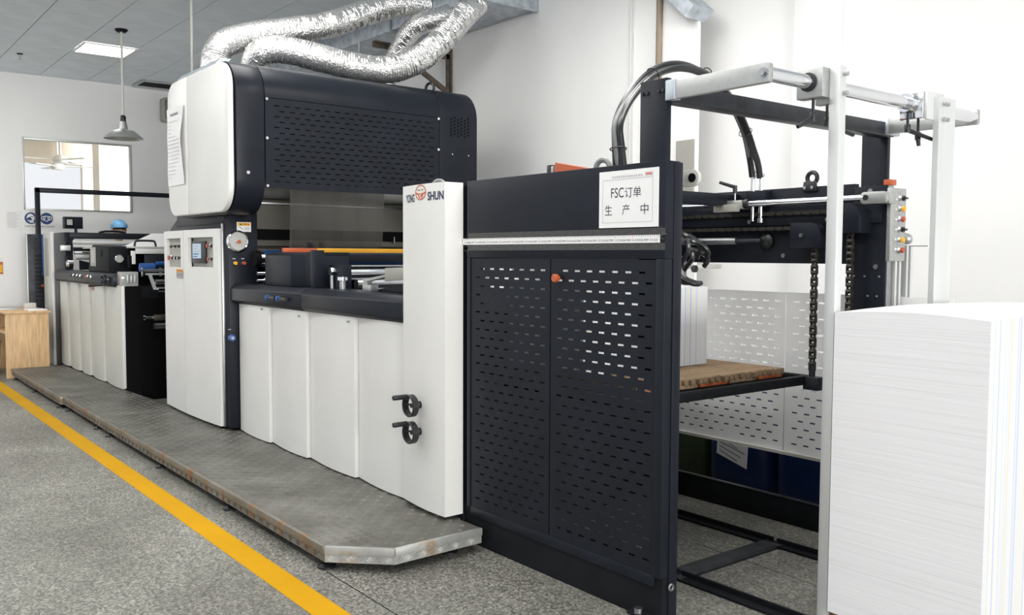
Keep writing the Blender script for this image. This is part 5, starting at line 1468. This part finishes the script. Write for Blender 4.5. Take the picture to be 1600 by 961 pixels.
ell(hc + Vector((-0.005, 0, 0.005)), (0.100, 0.088, 0.095), a0=-0.25).build('hair', 'hair', po, smooth=60)
ell(hc + Vector((0.0, 0, 0.0)), (0.120, 0.116, 0.120), a0=0.05).build('cap', 'cap_blue', po, smooth=60)
MB().prism([(hc.x + 0.16 * math.cos(a) * (1 if abs(a) < 1.2 else 0.7), hc.y + 0.09 * math.sin(a)) for a in [-PI / 2 + PI * k / 12 for k in range(13)]], 'z', hc.z + 0.008, hc.z + 0.014).build('cap_brim', 'cap_blue', po)
ell(hc + Vector((0.10, 0, -0.035)), (0.022, 0.014, 0.024)).build('nose', 'skin', po, smooth=60)
for sy in (-1, 1):
    ell(hc + Vector((0.083, sy * 0.034, -0.008)), (0.012, 0.014, 0.008)).build('eye', 'ink_black', po, smooth=60)
    ell(hc + Vector((0.0, sy * 0.088, -0.02)), (0.022, 0.012, 0.032)).build('ear', 'skin', po, smooth=60)
ell(hc + Vector((0.088, 0, -0.075)), (0.010, 0.026, 0.006)).build('mouth', 'orange_print', po, smooth=60)
ell(Vector((bx0, by0, bz0 + 1.20)), (0.155, 0.185, 0.27), 24, 14).build('shirt', 'cloth_grey', po, smooth=60)
sb = empty('step_stool', (bx0, by0, 0), 'low grey step behind the feeder under the person', 'step')
bx('step_top', 'grey_plastic', sb, bx0 - 0.2, bx0 + 0.25, by0 - 0.25, by0 + 0.25, 0.19, 0.22)
for a in (-0.19, 0.21):
    for b_ in (-0.24, 0.21):
        bx('leg', 'grey_plastic', sb, bx0 + a, bx0 + a + 0.03, by0 + b_, by0 + b_ + 0.03, 0, 0.19)

# ================================================================== WOODEN DESK AND WHAT IS ON AND BY IT
dk = empty('wooden_desk', (-12.7, 2.07, 0), 'light brown wooden desk at the far left end of the platform', 'desk')
bx('end_panel', 'wood', dk, -12.14, -12.10, 1.835, 2.305, 0.0, 0.775, 0.002)
bx('end_panel', 'wood', dk, -13.26, -13.22, 1.835, 2.305, 0.0, 0.775, 0.002)
bx('desk_top', 'wood', dk, -13.30, -12.08, 1.815, 2.325, 0.775, 0.80, 0.003)
bx('back_panel', 'wood', dk, -13.22, -12.14, 2.27, 2.29, 0.30, 0.775, 0.002)
bx('shelf', 'wood', dk, -13.22, -12.14, 1.85, 2.27, 0.52, 0.54, 0.002)
tag(bx('paper_pad', 'paper', None, -12.42, -12.15, 2.09, 2.30, 0.80, 0.815, 0.002), 'white paper pad on the near end of the desk', 'paper')
tag(bx('document_tray', 'galvanised', None, -12.98, -12.60, 1.86, 2.10, 0.80, 0.812, 0.002), 'thin grey sheet of papers lying on the desk top', 'paper')
tag(bx('small_carton', 'grey_white_paint', None, -12.80, -12.65, 2.14, 2.27, 0.80, 0.87, 0.004), 'small off-white carton on the desk', 'box')
bn = empty('waste_bin', (-12.75, 1.80, 0), 'grey translucent waste bin at the left picture edge', 'bin')
MB().lathe([(0.13, 0), (0.135, 0.02), (0.155, 0.40), (0.12, 0.45), (0.07, 0.47)], (-12.75, 1.72, 0), (0, 0, 1), 28).build('bin_body', 'grey_plastic', bn, smooth=50)
MB().torus((-12.75, 1.72, 0.40), (0, 0, 1), 0.157, 0.006, 28, 6).build('bin_rim', 'cast_aluminium', bn)
dm = empty('floor_tag', (-7.95, 0.98, 0), 'torn scrap with a green edge stuck on the floor', 'scrap')
MB().box(-8.0, -7.82, 1.02, 1.14, 0, 0.002).build('scrap_sheet', 'grey_plastic', dm)
MB().box(-7.98, -7.85, 1.03, 1.05, 0.002, 0.003).build('green_edge', 'green_plastic', dm)
